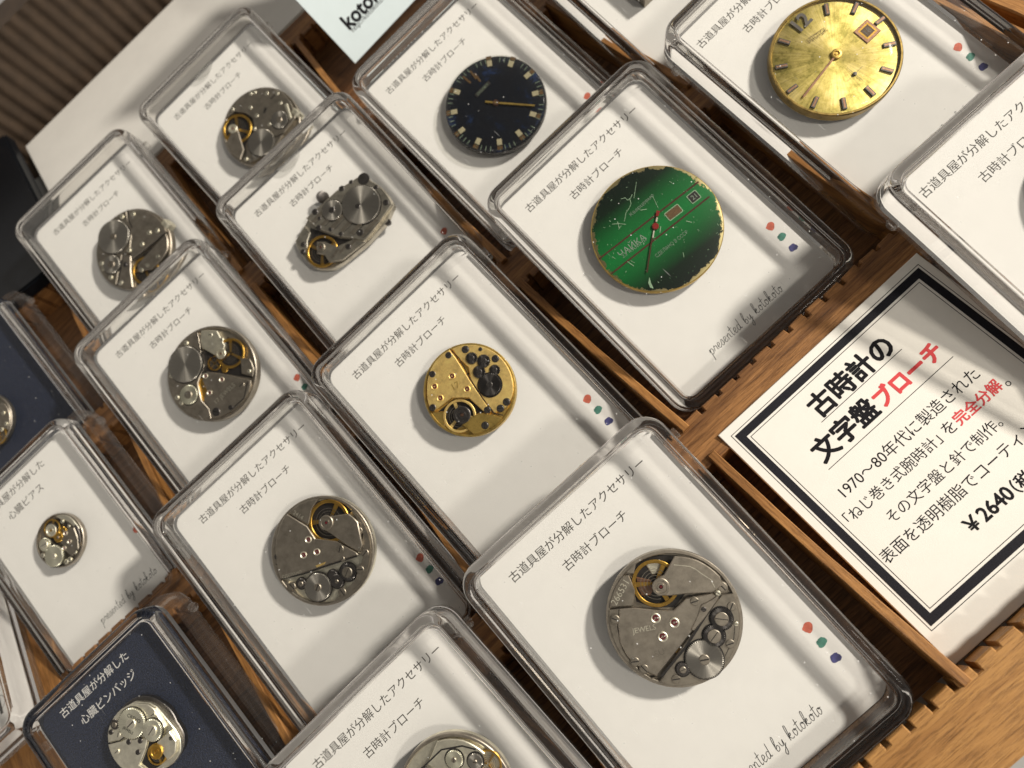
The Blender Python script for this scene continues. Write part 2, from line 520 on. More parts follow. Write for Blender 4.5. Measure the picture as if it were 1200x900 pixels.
# ------------------------------------------------------------------ mesh helpers (millimetres)
class MB:
    def __init__(self):
        self.v, self.f, self.mi = [], [], []

    def add(self, vs, fs, mi=0):
        b = len(self.v)
        self.v += [tuple(p) for p in vs]
        self.f += [tuple(b + i for i in f) for f in fs]
        self.mi += [mi] * len(fs)
        return self

    def prism(self, pts, z0, z1, mi=0):
        n = len(pts)
        a = sum(pts[i][0] * pts[(i + 1) % n][1] - pts[(i + 1) % n][0] * pts[i][1] for i in range(n))
        if a < 0:
            pts = pts[::-1]
        vs = [(x, y, z0) for x, y in pts] + [(x, y, z1) for x, y in pts]
        fs = [tuple(range(n))[::-1], tuple(range(n, 2 * n))] + [(i, (i + 1) % n, n + (i + 1) % n, n + i) for i in range(n)]
        return self.add(vs, fs, mi)

    def box(self, x0, x1, y0, y1, z0, z1, mi=0):
        return self.prism([(x0, y0), (x1, y0), (x1, y1), (x0, y1)], z0, z1, mi)

    def lathe(self, prof, n=48, cx=0, cy=0, mi=0, closed=False):
        """prof: (r, z) from the axis (r 0) or a closed ring section"""
        rings = []
        b = []
        for r, z in prof:
            if r <= 1e-6:
                rings.append([len(b)])
                b.append((cx, cy, z))
            else:
                rings.append(list(range(len(b), len(b) + n)))
                b += [(cx + r * cos(2 * pi * i / n), cy + r * sin(2 * pi * i / n), z) for i in range(n)]
        fs = []
        m = len(rings)
        for k in range(m if closed else m - 1):
            A, B = rings[k], rings[(k + 1) % m]
            for i in range(n):
                j = (i + 1) % n
                if len(A) == 1 and len(B) > 1:
                    fs.append((A[0], B[j], B[i]))
                elif len(B) == 1 and len(A) > 1:
                    fs.append((A[i], A[j], B[0]))
                elif len(A) > 1:
                    fs.append((A[i], A[j], B[j], B[i]))
        return self.add(b, fs, mi)

    def ribbon(self, pts, wd, z, mi=0, closed=False):
        """a flat stroke of width wd"""
        n = len(pts)
        vs, fs = [], []
        for i, p in enumerate(pts):
            a = pts[(i - 1) % n] if (closed or i) else p
            c = pts[(i + 1) % n] if (closed or i < n - 1) else p
            dx, dy = c[0] - a[0], c[1] - a[1]
            l = math.hypot(dx, dy) or 1
            nx, ny = -dy / l * wd / 2, dx / l * wd / 2
            vs += [(p[0] + nx, p[1] + ny, z), (p[0] - nx, p[1] - ny, z)]
        for i in range(n if closed else n - 1):
            j = (i + 1) % n
            fs.append((2 * i, 2 * i + 1, 2 * j + 1, 2 * j))
        return self.add(vs, fs, mi)

    def flat(self, pts, z, mi=0):
        n = len(pts)
        a = sum(pts[i][0] * pts[(i + 1) % n][1] - pts[(i + 1) % n][0] * pts[i][1] for i in range(n))
        if a < 0:
            pts = pts[::-1]
        return self.add([(x, y, z) for x, y in pts], [tuple(range(n))], mi)

    def build(self, name, mats, parent=None, bevel=0.0, smooth=35, loc=(0, 0, 0), rot=0.0, seg=1):
        if not isinstance(mats, (list, tuple)):
            mats = [mats]
        me = bpy.data.meshes.new(name)
        me.from_pydata([(x * S, y * S, z * S) for x, y, z in self.v], [], self.f)
        for m in mats:
            me.materials.append(m)
        me.polygons.foreach_set('material_index', self.mi)
        if bevel:
            bm = bmesh.new()
            bm.from_mesh(me)
            zlow = min(v.co.z for v in bm.verts)
            es = [e for e in bm.edges if len(e.link_faces) == 2 and e.calc_face_angle() > 0.6 and max(v.co.z for v in e.verts) - min(v.co.z for v in e.verts) < 1e-4 * S and e.verts[0].co.z > zlow + 1e-4 * S]
            bmesh.ops.bevel(bm, geom=es, offset=bevel * S, segments=seg, affect='EDGES', clamp_overlap=True)
            bm.to_mesh(me)
            bm.free()
        if name in ('lid', 'base', 'lid_window'):
            bm = bmesh.new()
            bm.from_mesh(me)
            bmesh.ops.recalc_face_normals(bm, faces=bm.faces[:])
            bm.to_mesh(me)
            bm.free()
        me.update()
        if smooth:
            me.shade_smooth()
            me.set_sharp_from_angle(angle=radians(smooth))
        o = bpy.data.objects.new(name, me)
        COL.objects.link(o)
        o.location = Vector(loc) * S
        o.rotation_euler = (0, 0, rot)
        if parent:
            o.parent = parent
        return o


def tag(o, label=None, cat=None, group=None, kind=None):
    if label:
        o['label'] = label
    if cat:
        o['category'] = cat
    if group:
        o['group'] = group
    if kind:
        o['kind'] = kind
    return o


def empty(name, mat):
    o = bpy.data.objects.new(name, None)
    o.empty_display_size = 5 * S
    COL.objects.link(o)
    o.matrix_world = mat
    return o


TH = radians(17.66)


def frame(c, lift=0.0, tilt=TH, yaw=0.0):
    """x along the writing, y up the card, z out of the card; c is the middle of the lid front"""
    u = Vector((1, 0, 0))
    vv = Vector((0, cos(tilt), sin(tilt)))
    o = Vector((0, -sin(tilt), cos(tilt)))
    m = Matrix((u, vv, o)).transposed().to_4x4() @ Matrix.Rotation(yaw, 4, 'Z')
    p = Vector(c) + o * lift
    m.translation = p * S
    return m


def rrect(w_, h_, r, inset=0.0, n=8, cx=0, cy=0):
    x, y = w_ / 2 - inset, h_ / 2 - inset
    r = max(0.15, r - inset)
    pts = []
    for sx_, sy_, a0 in ((1, 1, 0), (-1, 1, 90), (-1, -1, 180), (1, -1, 270)):
        for k in range(n + 1):
            a = radians(a0 + 90 * k / n)
            pts.append((cx + sx_ * (x - r) + r * cos(a), cy + sy_ * (y - r) + r * sin(a)))
    return pts


def shell(mb, w_, h_, r, prof, cap0, cap1, cx=0, cy=0, closed=False):
    """loft of rounded rectangles along (inset, z), flat caps at both ends; slot 0 flat sheet, slot 1 rim"""
    loops = [[(x, y, z) for x, y in rrect(w_, h_, r, i, 8, cx, cy)] for i, z in prof]
    n = len(loops[0])
    vs = [p for l in loops for p in l]
    fs = []
    nl = len(loops)
    for k in range(nl if closed else nl - 1):
        for i in range(n):
            j, k2 = (i + 1) % n, (k + 1) % nl
            fs.append((k * n + j, k * n + i, k2 * n + i, k2 * n + j))
    mb.add(vs, fs, 1)
    if cap0:
        mb.add(loops[0], [tuple(range(n))], 0)
    if cap1:
        mb.add(loops[-1], [tuple(range(n))[::-1]], 0)
    return mb


# ------------------------------------------------------------------ writing
_tc = {}


def text_mesh(s, off):
    if (s, off) in _tc:
        return _tc[(s, off)]
    c = bpy.data.curves.new('writing', 'FONT')
    c.body = s
    c.size = 1.0
    c.offset = off
    c.resolution_u = 3
    o = bpy.data.objects.new('writing', c)
    COL.objects.link(o)
    dg = bpy.context.evaluated_depsgraph_get()
    me = bpy.data.meshes.new_from_object(o.evaluated_get(dg))
    vs = [tuple(v.co) for v in me.vertices]
    fs = [tuple(p.vertices) for p in me.polygons]
    bpy.data.objects.remove(o)
    bpy.data.curves.remove(c)
    bpy.data.meshes.remove(me)
    _tc[(s, off)] = (vs, fs)
    return vs, fs


def write(mb, s, x0, x1, y, z, mi=0, off=0.0, rot=0.0, asp=1.0, size=None, bold=0.0):
    if bold:
        for k in range(8):
            a = 2 * pi * k / 8
            write(mb, s, x0 + bold * cos(a), x1 + bold * cos(a), y + bold * sin(a), z + .002 * k, mi, 0, rot, asp, size)
    """text whose ink spans x0..x1 along its own baseline, ink middle at y"""
    vs, fs = text_mesh(s, off)
    if not vs:
        return
    a, b = min(v[0] for v in vs), max(v[0] for v in vs)
    c, d = min(v[1] for v in vs), max(v[1] for v in vs)
    k = (x1 - x0) / (b - a)
    ky = (size if size else k) * asp
    cx, cyy = (x0 + x1) / 2, y
    out = []
    for vx, vy, _ in vs:
        px, py = (vx - (a + b) / 2) * k, (vy - (c + d) / 2) * ky
        out.append((cx + px * cos(rot) - py * sin(rot), cyy + px * sin(rot) + py * cos(rot), z))
    mb.add(out, fs, mi)


# handwritten alphabet, strokes on an x-height of 1
SCRIPT = {
    'p': (0.95, [[(0, .5), (.2, 1), (.12, -.2), (.02, -1.0)], [(.17, .7), (.42, 1), (.66, .75), (.6, .25), (.35, .02), (.15, .2)]]),
    'r': (0.75, [[(-.1, .2), (.2, 1.05), (.28, .85), (.55, .82), (.5, .2), (.7, .05)]]),
    'e': (0.75, [[(0, .35), (.45, .6), (.45, .95), (.2, .95), (.08, .4), (.3, 0), (.65, .25)]]),
    's': (0.7, [[(-.05, .2), (.35, 1.05), (.48, .4), (.3, 0), (.05, .12)], [(.48, .15), (.65, .3)]]),
    'n': (0.9, [[(.02, .9), (.12, .5), (.08, 0)], [(.1, .5), (.35, .95), (.55, .75), (.55, .15), (.8, .15)]]),
    't': (0.6, [[(.25, 1.9), (.17, .5), (.28, 0), (.55, .2)], [(-.1, 1.25), (.55, 1.38)]]),
    'd': (0.95, [[(.55, .85), (.25, .95), (.05, .45), (.22, 0), (.55, .4), (.72, 1.95)], [(.6, .8), (.6, .1), (.85, .15)]]),
    'b': (0.85, [[(0, .4), (.4, 1.7), (.25, 2), (.08, 1.2), (.08, .1), (.4, .02), (.58, .4), (.4, .72), (.12, .4)]]),
    'y': (0.85, [[(0, .9), (.08, .3), (.35, .2), (.55, .9)], [(.58, .9), (.45, -.6), (.2, -1.1), (.05, -.7), (.5, -.1), (.8, .25)]]),
    'k': (0.9, [[(.1, .3), (.4, 1.8), (.2, 2.0), (.06, .9), (.05, 0)], [(.06, .4), (.45, .9), (.45, .6), (.15, .45), (.5, .02), (.8, .15)]]),
    'o': (0.78, [[(.4, .9), (.12, .8), (.08, .25), (.32, 0), (.58, .4), (.45, .9), (.35, .7), (.75, .8)]]),
    'a': (0.85, [[(.5, .85), (.2, .95), (.05, .4), (.25, 0), (.55, .7)], [(.55, .9), (.5, .1), (.8, .15)]]),
    ' ': (0.7, []),
}


def curve_pts(p, k=5):
    if len(p) < 3:
        return p
    out = []
    q = [p[0]] + p + [p[-1]]
    for i in range(1, len(q) - 2):
        for s in range(k):
            t = s / k
            out.append(tuple(0.5 * ((2 * q[i][a]) + (-q[i - 1][a] + q[i + 1][a]) * t + (2 * q[i - 1][a] - 5 * q[i][a] + 4 * q[i + 1][a] - q[i + 2][a]) * t * t + (-q[i - 1][a] + 3 * q[i][a] - 3 * q[i + 1][a] + q[i + 2][a]) * t ** 3) for a in (0, 1)))
    out.append(p[-1])
    return out


def handwrite(mb, s, x0, x1, y, z, mi=0, wd=0.11, rise=1.0):
    tot = sum(SCRIPT[c][0] for c in s)
    k = (x1 - x0) / tot
    x = x0
    for c in s:
        a, st = SCRIPT[c]
        for l in st:
            mb.ribbon([(x + (px + .12 * py) * k, y + py * k * rise) for px, py in curve_pts(l)], wd, z, mi)
        x += a * k


# ------------------------------------------------------------------ the acrylic case
def LID(D, zl):
    return [(2.9, D - .38), (2.6, D - .38), (2.15, D - .385), (1.98, D - .3), (1.85, D - .08), (1.7, D), (1.2, D), (.85, D - .06), (.5, D - .2), (.22, D - .45), (.05, D - .8), (0, D - 1.2), (0, zl + .15), (.15, zl), (2.1, zl), (2.25, zl + .15), (2.3, D - 2.1), (2.42, D - 1.75), (2.65, D - 1.42), (2.9, D - 1.3)]


def build_lid(parent, w_, h_, D, zl):
    m = MB()
    shell(m, w_, h_, 5.0, LID(D, zl), False, False, closed=True)
    m.mi = [0] * len(m.mi)
    o = m.build('lid', M['glass'], parent)
    o.cycles.is_caustics_caster = True
    q = MB()
    shell(q, w_, h_, 5.0, [(2.92, D - .38), (2.92, D - 1.3)], True, True)
    q.mi = [0] * len(q.mi)
    q.build('lid_window', M['sheet'], o)
    return o


def BASE(zf):
    return [(3.0, zf), (.25, zf), (.05, zf - .2), (.05, .5), (.25, .12), (.9, 0), (1.4, 0), (1.8, 0)]


def make_case(key, c, label, group, w_=50.0, h_=68.7, depth=9.0, zc=2.0, wide=0.0, yaw=0.0, tab=True):
    r = empty('acrylic_case', frame(c, -depth, yaw=yaw))
    tag(r, label, 'display case', group)
    D = depth
    build_lid(r, w_, h_, D, zc + .09)
    b = MB()
    zt = D - 5.0
    shell(b, w_ + wide, h_, 5.0, BASE(zc - .32), True, True, wide * 0.3)
    # inner floor faces up, outer back faces down
    b.build('base', [M['sheet'], M['rim']], r)
    if tab:
        t = MB()
        pts = [(4.2 * cos(a), h_ / 2 - 2.35 - 2.8 * sin(a)) for a in [pi * k / 14 for k in range(15)]]
        t.prism(pts, zt - .6, zt - .05)
        t.build('thumb_tab', M['rim'], r, bevel=0.2)
    for sx_ in (-1, 1):
        h = MB()
        h.lathe([(0, -.7), (1.0, -.7), (1.15, -.5), (1.15, .5), (1.0, .7), (0, .7)], 20)
        o = h.build('hinge_pin', M['rim'], r, loc=(sx_ * ((w_ + wide) / 2 + wide * .3 * (sx_ > 0) + .55), h_ / 2 - 7.5, 2.4))
        o.rotation_euler = (0, pi / 2, 0)
    return r


# ------------------------------------------------------------------ movements
A43 = radians(43.6)


def conv(dx, dy):
    return (cos(A43) * dx - sin(A43) * dy, -(sin(A43) * dx + cos(A43) * dy))


class Brooch:
    """a watch movement read from a crop of the photograph: centre (cx, cy) and radius in crop pixels"""

    def __init__(s, name, key, xy, Rmm, crop, label, zc=2.07, depth=9.0, cat='brooch', group='watch movement brooches', yaw=0.0, c=None, tilt=TH):
        s.R = Rmm
        s.clamp = key not in ('sq', 'pin')
        s.cx, s.cy, s.cr = crop
        m = frame(c or CASES[key][0], -depth + zc, tilt) @ Matrix.Translation((xy[0] * S, xy[1] * S, 0))
        s.root = empty(name, m)
        tag(s.root, label, cat, group)

    def p(s, x, y):
        a, b = conv((x - s.cx) / s.cr, (y - s.cy) / s.cr)
        return (a * s.R, b * s.R)

    def d(s, r):
        return r / s.cr * s.R

    def poly(s, pts, lim=0.955):
        out = []
        q = [s.p(*t) for t in pts]
        n = len(q)
        Rl = s.R * lim
        for i in range(n):
            a, b = q[i], q[(i + 1) % n]
            ra, rb = math.hypot(*a), math.hypot(*b)
            if ra > Rl:
                a = (a[0] * Rl / ra, a[1] * Rl / ra)
            out.append(a)
            if ra > .86 * s.R and rb > .86 * s.R:
                ta, tb = math.atan2(a[1], a[0]), math.atan2(b[1], b[0])
                dt = (tb - ta + pi) % (2 * pi) - pi
                k = int(abs(dt) / 0.12)
                for j in range(1, k + 1):
                    t = ta + dt * j / (k + 1)
                    rr = min(Rl, ra + (rb - ra) * j / (k + 1))
                    out.append((rr * cos(t), rr * sin(t)))
        return out

    def base(s, mat='steel2', rim='steel', z=3.3, ring=True):
        MB().lathe([(0, 0), (s.R * .45, 0), (s.R * .45, 1.5), (0, 1.5)], 32).build('pin_back', M['steel'], s.root)
        MB().lathe([(0, 1.4), (s.R * .95, 1.4), (s.R, 1.6), (s.R, z - .15), (s.R - .15, z), (0, z)], 72).build('main_plate', M[mat], s.root)
        if ring:
            r = s.R
            MB().lathe([(r + .02, z - .5), (r + .02, z + .55), (r - .12, z + .68), (r * .955, z + .68), (r * .945, z + .55), (r * .945, z - .5)], 72, closed=True).build('case_ring', M[rim], s.root)
        return s

    def plate(s, name, mat, pts, z0=3.25, z1=4.5, bevel=.16, lim=.955):
        return MB().prism(s.poly(pts, lim), z0, z1).build(name, M[mat], s.root, bevel=bevel, smooth=25)

    def recess(s, pts, z=3.34, mat='black_shade'):  # thin dark sheet on the plate; the cavity's shade is put into its colour
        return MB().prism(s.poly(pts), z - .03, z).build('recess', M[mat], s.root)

    def groove(s, pts, wd=.18, z=4.53, mat='black_shade', parent=None):
        return MB().ribbon([s.p(*t) for t in pts], wd, z).build('groove', M[mat], parent or s.root, smooth=0)

    def gear(s, x, y, r, mat='ray', teeth=None, z0=4.5, z1=5.0, name='gear_wheel', hub='steel', hubr=.27, slot=True):
        r = s.d(r)
        px, py = s.p(x, y)
        MB().lathe([(0, z0 + .02), (r + .22, z0 + .02)], 40).build('wheel_shade_disc', M['black_shade'], s.root, loc=(px, py, 0), smooth=0)  # flat dark disc painting the shadow gap round the teeth
        teeth = teeth or max(16, int(2 * pi * r / .36))
        pts = []
        for i in range(teeth):
            for f_, rr in ((0, r * .90 if r < 2 else r - .22), (.22, r), (.55, r), (.75, r * .90 if r < 2 else r - .22)):
                a = 2 * pi * (i + f_) / teeth
                pts.append((rr * cos(a), rr * sin(a)))
        px, py = s.p(x, y)
        g = MB().prism(pts, z0, z1).build(name, M[mat], s.root, loc=(px, py, 0), bevel=.07, smooth=25)
        if hub:
            h = MB().lathe([(0, z1 - .02), (r * hubr, z1 - .02), (r * hubr, z1 + .16), (r * hubr - .1, z1 + .24), (0, z1 + .24)], 24)
            hs = h.build('hub_screw', M[hub], g)
            if slot:
                a = random.uniform(0, pi)
                MB().ribbon([(-r * hubr * .9 * cos(a), -r * hubr * .9 * sin(a)), (r * hubr * .9 * cos(a), r * hubr * .9 * sin(a))], max(.1, r * .07), z1 + .25, 0).build('hub_slot', M['black_shade'], g, smooth=0)
        return g

    def ringmark(s, x, y, r, z, wd=.1, mat='black_shade', parent=None):
        px, py = s.p(x, y)
        r = s.d(r)
        return MB().ribbon([(px + r * cos(t * pi / 16), py + r * sin(t * pi / 16)) for t in range(32)], wd, z, 0, True).build('groove', M[mat], parent or s.root, smooth=0)

    def screw(s, x, y, r=25, mat='steel', z=4.45):
        r = s.d(r)
        px, py = s.p(x, y)
        rad, lim = math.hypot(px, py), s.R * .93 - r
        if rad > lim and s.clamp:
            px, py = px * lim / rad, py * lim / rad
        z -= .05
        o = MB().lathe([(0, z), (r * 1.16, z), (r * 1.16, z + .06), (r, z + .06), (r, z + .20), (r - .09, z + .27), (0, z + .27)], 24).build('screw', M[mat], s.root, loc=(px, py, 0))
        a = random.uniform(0, pi)
        MB().ribbon([(-r * .93 * cos(a), -r * .93 * sin(a)), (r * .93 * cos(a), r * .93 * sin(a))], max(.12, r * .24), z + .285).build('slot', M['black_shade'], o, smooth=0)
        return o

    def jewel(s, x, y, r=26, z=4.45, ring='pale'):
        r = s.d(r)
        px, py = s.p(x, y)
        o = MB().lathe([(r, z), (r, z + .14), (r * .85, z + .2), (r * .68, z + .1), (r * .62, z + .05)], 24).build('jewel_setting', M[ring], s.root, loc=(px, py, 0))
        MB().lathe([(r * .64, z + .06), (r * .35, z + .14), (r * .22, z + .05), (0, z + .03)], 20).build('ruby', M['ruby'], o)
        return o

    def balance(s, x, y, r, z=3.9, spokes=3, mat='gold', a0=.4, hub=True):
        r = s.d(r)
        px, py = s.p(x, y)
        o = MB().lathe([(r, z), (r, z + .4), (r - .1, z + .47), (r - r * .13, z + .47), (r - r * .15, z + .4), (r - r * .15, z)], 48, closed=True).build('balance_wheel', M[mat], s.root, loc=(px, py, 0))
        for k in range(spokes):
            a = a0 + 2 * pi * k / spokes
            q = [(r * .9 * cos(a + .12), r * .9 * sin(a + .12)), (r * .9 * cos(a - .12), r * .9 * sin(a - .12)), (r * .1 * cos(a - .6), r * .1 * sin(a - .6)), (r * .1 * cos(a + .6), r * .1 * sin(a + .6))]
            MB().prism(q, z + .05, z + .3).build('spoke', M[mat], o)
        sp = [((.18 + .5 * t / 90) * r * cos(t * .26), (.18 + .5 * t / 90) * r * sin(t * .26)) for t in range(90)]
        MB().ribbon(sp, .09, z + .34).build('hairspring', M['steel2'], o, smooth=0)
        return o

    def jeweltop(s, x, y, r, z, mat='steel', in_='ruby'):
        r = s.d(r)
        px, py = s.p(x, y)
        o = MB().lathe([(r, z - .1), (r, z + .25), (r - .12, z + .34), (r * .72, z + .34), (r * .66, z + .2), (r * .45, z + .2), (r * .42, z + .3), (r * .25, z + .3), (r * .2, z + .12), (0, z + .1)], 32).build('shock_setting', M[mat], s.root, loc=(px, py, 0))
        MB().lathe([(0, z + .30), (r * .16, z + .26), (r * .2, z + .13)], 16).build('ruby', M[in_], o)
        return o

    def word(s, t, x0, y0, x1, y1, z, mat='pale', hgt=None, off=0.0):
        a, b = s.p(x0, y0), s.p(x1, y1)
        l = math.hypot(b[0] - a[0], b[1] - a[1])
        mb = MB()
        write(mb, t, (a[0] + b[0]) / 2 - l / 2, (a[0] + b[0]) / 2 + l / 2, (a[1] + b[1]) / 2, z, 0, off, math.atan2(b[1] - a[1], b[0] - a[0]), size=hgt)
        return mb.build('lettering', M[mat], s.root, smooth=0)


# ------------------------------------------------------------------ THE TRAY AND ITS SURROUNDINGS
tb = MB().box(-900, 900, -600, 900, -14, -6).build('table_top', M['table'])
tag(tb, kind='structure')

tray = empty('wooden_tray', Matrix.Translation((0, 0, -6 * S)))
tag(tray, 'brown wooden compartment tray with comb notched bars under the clear cases', 'tray')


def tpart(mb, name, mat, bevel=0.0, loc=(0, 0, 0), rot=0.0):
    return mb.build(name, M[mat], tray, bevel=bevel, loc=(loc[0], loc[1], loc[2] + 6), rot=rot)


tpart(MB().box(-160, 142, -21.5, 240, -5, -.2), 'tray_floor', 'floor')
BT = 8.3       # top of the bars


def comb_bar(y_up, y_dn, x0, x1, mat, up=True, dn=True, name='cross_bar', top=BT):
    """plan outline with saw-cut notches along its long edges"""
    y_c = (y_up + y_dn) / 2
    pts = []
    pitch, wd, dp = 4.95, 1.2, 1.4
    n0, n1 = math.ceil((x0 + 1) / pitch), math.floor((x1 - 1) / pitch)
    rnd = random.Random(int(y_up * 10))
    pts.append((x0, y_dn - y_c))
    if dn:
        for k in range(n0, n1 + 1):
            x = k * pitch + rnd.uniform(-.12, .12)
            pts += [(x - wd / 2, y_dn - y_c + rnd.uniform(-.1, .1)), (x - wd / 2 + .1, y_dn - y_c + dp), (x + wd / 2 - .1, y_dn - y_c + dp), (x + wd / 2, y_dn - y_c + rnd.uniform(-.1, .1))]
    pts += [(x1, y_dn - y_c), (x1, y_up - y_c)]
    if up:
        for k in range(n1, n0 - 1, -1):
            x = k * pitch + rnd.uniform(-.12, .12)
            d_ = dp * rnd.uniform(.6, 1.2)
            pts += [(x + wd / 2, y_up - y_c + rnd.uniform(-.15, .15)), (x + wd / 2 - .1, y_up - y_c - d_), (x - wd / 2 + .1, y_up - y_c - d_), (x - wd / 2, y_up - y_c + rnd.uniform(-.15, .15))]
    pts.append((x0, y_up - y_c))
    mb = MB().prism(pts, -.2, top)
    return tpart(mb, name, mat, bevel=.25, loc=(0, y_c, 0))


comb_bar(-21.6, -35.0, -186, 142, 'oak', True, False, 'front_board', BT + .2)
for y in (42.3, 105.8, 169.3):
    comb_bar(y, y - 10.5, -146, 128, 'wood')
comb_bar(240, 230.5, -146, 128, 'wood', False, True, 'back_board')
tpart(MB().box(-186, -146.3, -21.3, 240, -.2, BT + .9), 'side_board', 'woody', .3)
tpart(MB().box(128.3, 142, -21.3, 240, -.2, BT + .9), 'side_board', 'woody', .3)


def slat(xa, ya, xb, yb, h=BT + 1.2):
    """thin divider standing between two bars"""
    l = math.hypot(xb - xa, yb - ya)
    a = math.atan2(yb - ya, xb - xa) - pi / 2
    mb = MB()
    n = 10
    vs = []
    for i in range(n + 1):
        t = i / n
        b = 0.5 * sin(t * pi) * random.choice((1, .8))
        for x, z in ((-.95 + b, -.1), (.95 + b, -.1), (.95 + b, h), (-.95 + b, h)):
            vs.append((x, (t - .5) * l, z))
    fs = [(0, 1, 2, 3), (4 * n + 3, 4 * n + 2, 4 * n + 1, 4 * n)]
    for i in range(n):
        for k in range(4):
            k2 = (k + 1) % 4
            fs.append((4 * i + k2, 4 * i + k, 4 * i + 4 + k, 4 * i + 4 + k2))
    mb.add(vs, fs)
    return tpart(mb, 'divider_slat', 'woody', .18, ((xa + xb) / 2, (ya + yb) / 2, 0), a)


for q in ((14.6, 33.4, 16.9, -23.2), (75.2, 33.4, 70.6, -23.2), (-40.5, 33.4, -40.0, -23.2), (-95, 33.4, -95, -23.2), (122.5, 33.4, 123, -23.2),
          (12.2, 96.8, 14.7, 40.6), (79.0, 96.8, 76.2, 40.6), (-40.2, 96.8, -40.6, 40.6), (-98.3, 96.8, -95.6, 40.6), (126.2, 96.8, 124.5, 40.6),
          (13.6, 160.3, 13.2, 104.2), (75.5, 160.3, 77.0, 104.2), (-43.4, 160.3, -40.0, 104.2), (-98.0, 160.3, -97.5, 104.2), (125.5, 160.3, 125.5, 104.2),
          (17.5, 231.5, 12.8, 168), (-44.2, 231.5, -44.2, 168), (-97, 231.5, -98, 168), (78, 231.5, 76, 168)):
    slat(*q)

# white board and things behind the tray
bd = MB().box(-87.5, 70, 241, 306, -6, 8.0).build('white_board', M['white'], bevel=.6, seg=2)
tag(bd, 'thick white painted board lying behind the wooden tray', 'board')

cor = MB()
pts = []
n = 420
for i in range(n + 1):
    x = -330 + i * 1.0
    pts.append((x, 0.45 * sin(2 * pi * x / 5.6) + .18 * sin(x * .37)))
vs = [(x, y, -6 + z) for z in (0, 44.0) for x, y in pts] + [(x, 14, -6 + 44.0) for x, y in pts]
m_ = n + 1
fs = [(i, i + 1, m_ + i + 1, m_ + i) for i in range(n)] + [(m_ + i, m_ + i + 1, 2 * m_ + i + 1, 2 * m_ + i) for i in range(n)]
cor.add(vs, fs)
co = cor.build('corrugated_box', M['corr'], loc=(0, 311, 0), smooth=40)
tag(co, 'dark brown box with ribbed corrugated side at the back', 'box')

bb = MB().prism([(-88.9, 330), (-88.9, 226.5), (-118, 231), (-220, 246), (-220, 330)], 9.6, 14).build('black_box', M['black'], bevel=.8, seg=2)
tag(bb, 'glossy black box resting on the far left corner of the tray', 'box')

# ------------------------------------------------------------------ cases, cards and brooches
G1 = 'clear cases holding brooch cards'
CASES = {
    'top': ((-12, 200, 18.2), 'clear case at the back against the white board, half in shadow'),
    'a1': ((-68.2, 201, 18.2), 'clear case beside the black box with part of its left edge against black'),
    'sq': ((-11, 139.5, 18.0), 'clear case holding the rectangular steel movement brooch'),
    'a2': ((-68.0, 138.1, 17.6), 'clear case of the grey movement with one big plain wheel'),
    'gold': ((-15, 73.9, 18.2), 'clear case holding the all brass movement with black gears'),
    'mid': ((-67.8, 74, 17.8), 'clear case directly left of the brass movement case, with a geared grey movement'),
    'big': ((-14.6, 11, 18.3), 'largest looking clear case, next to the framed price card and front oak board'),
    'green': ((41.9, 74.8, 17.8), 'clear case holding the scratched green dial brooch'),
    'gd': ((98.3, 75, 18.0), 'clear case holding the speckled golden dial brooch'),
    'rt': ((94.3, 11.6, 18.0), 'clear case cut off by the right edge beside the framed price card'),
    'db': ((41.2, 138.2, 18.2), 'clear case holding the blue black dial brooch'),
    'bot': ((-68.6, 10.4, 18.0), 'clear case cut off by the bottom edge of the picture'),
    'far': ((98.0, 138.4, 18.0), 'clear case behind the golden dial case, cut off at the top edge'),
}
YAW = dict(top=.5, a1=-.7, sq=-1.0, a2=-.5, gold=.4, mid=-.35, big=-.6, gd=1.1, rt=-1.0, db=.5, bot=1.5)
for k, (c, lab) in CASES.items():
    make_case(k, c, lab, G1, yaw=radians(YAW.get(k, 0)), tab=k in ('sq', 'top'))
SMALL = {
    'pin': ((-122.4, 63.2, 17.8), 'small clear case holding the navy card at the lower left'),
    'pi': ((-124, 128.8, 18.0), 'small clear case holding the white earring card on the left'),
    'navy': ((-129, 190.5, 18.0), 'small clear case with a blank navy card at the left edge below the black box'),
}
for k, (c, lab) in SMALL.items():
    make_case(k, c, lab, 'smaller clear cases on the left', 43.2, 59.4, 8.0, 3.6, 5.0, tab=False)
    CASES[k] = (c, lab)


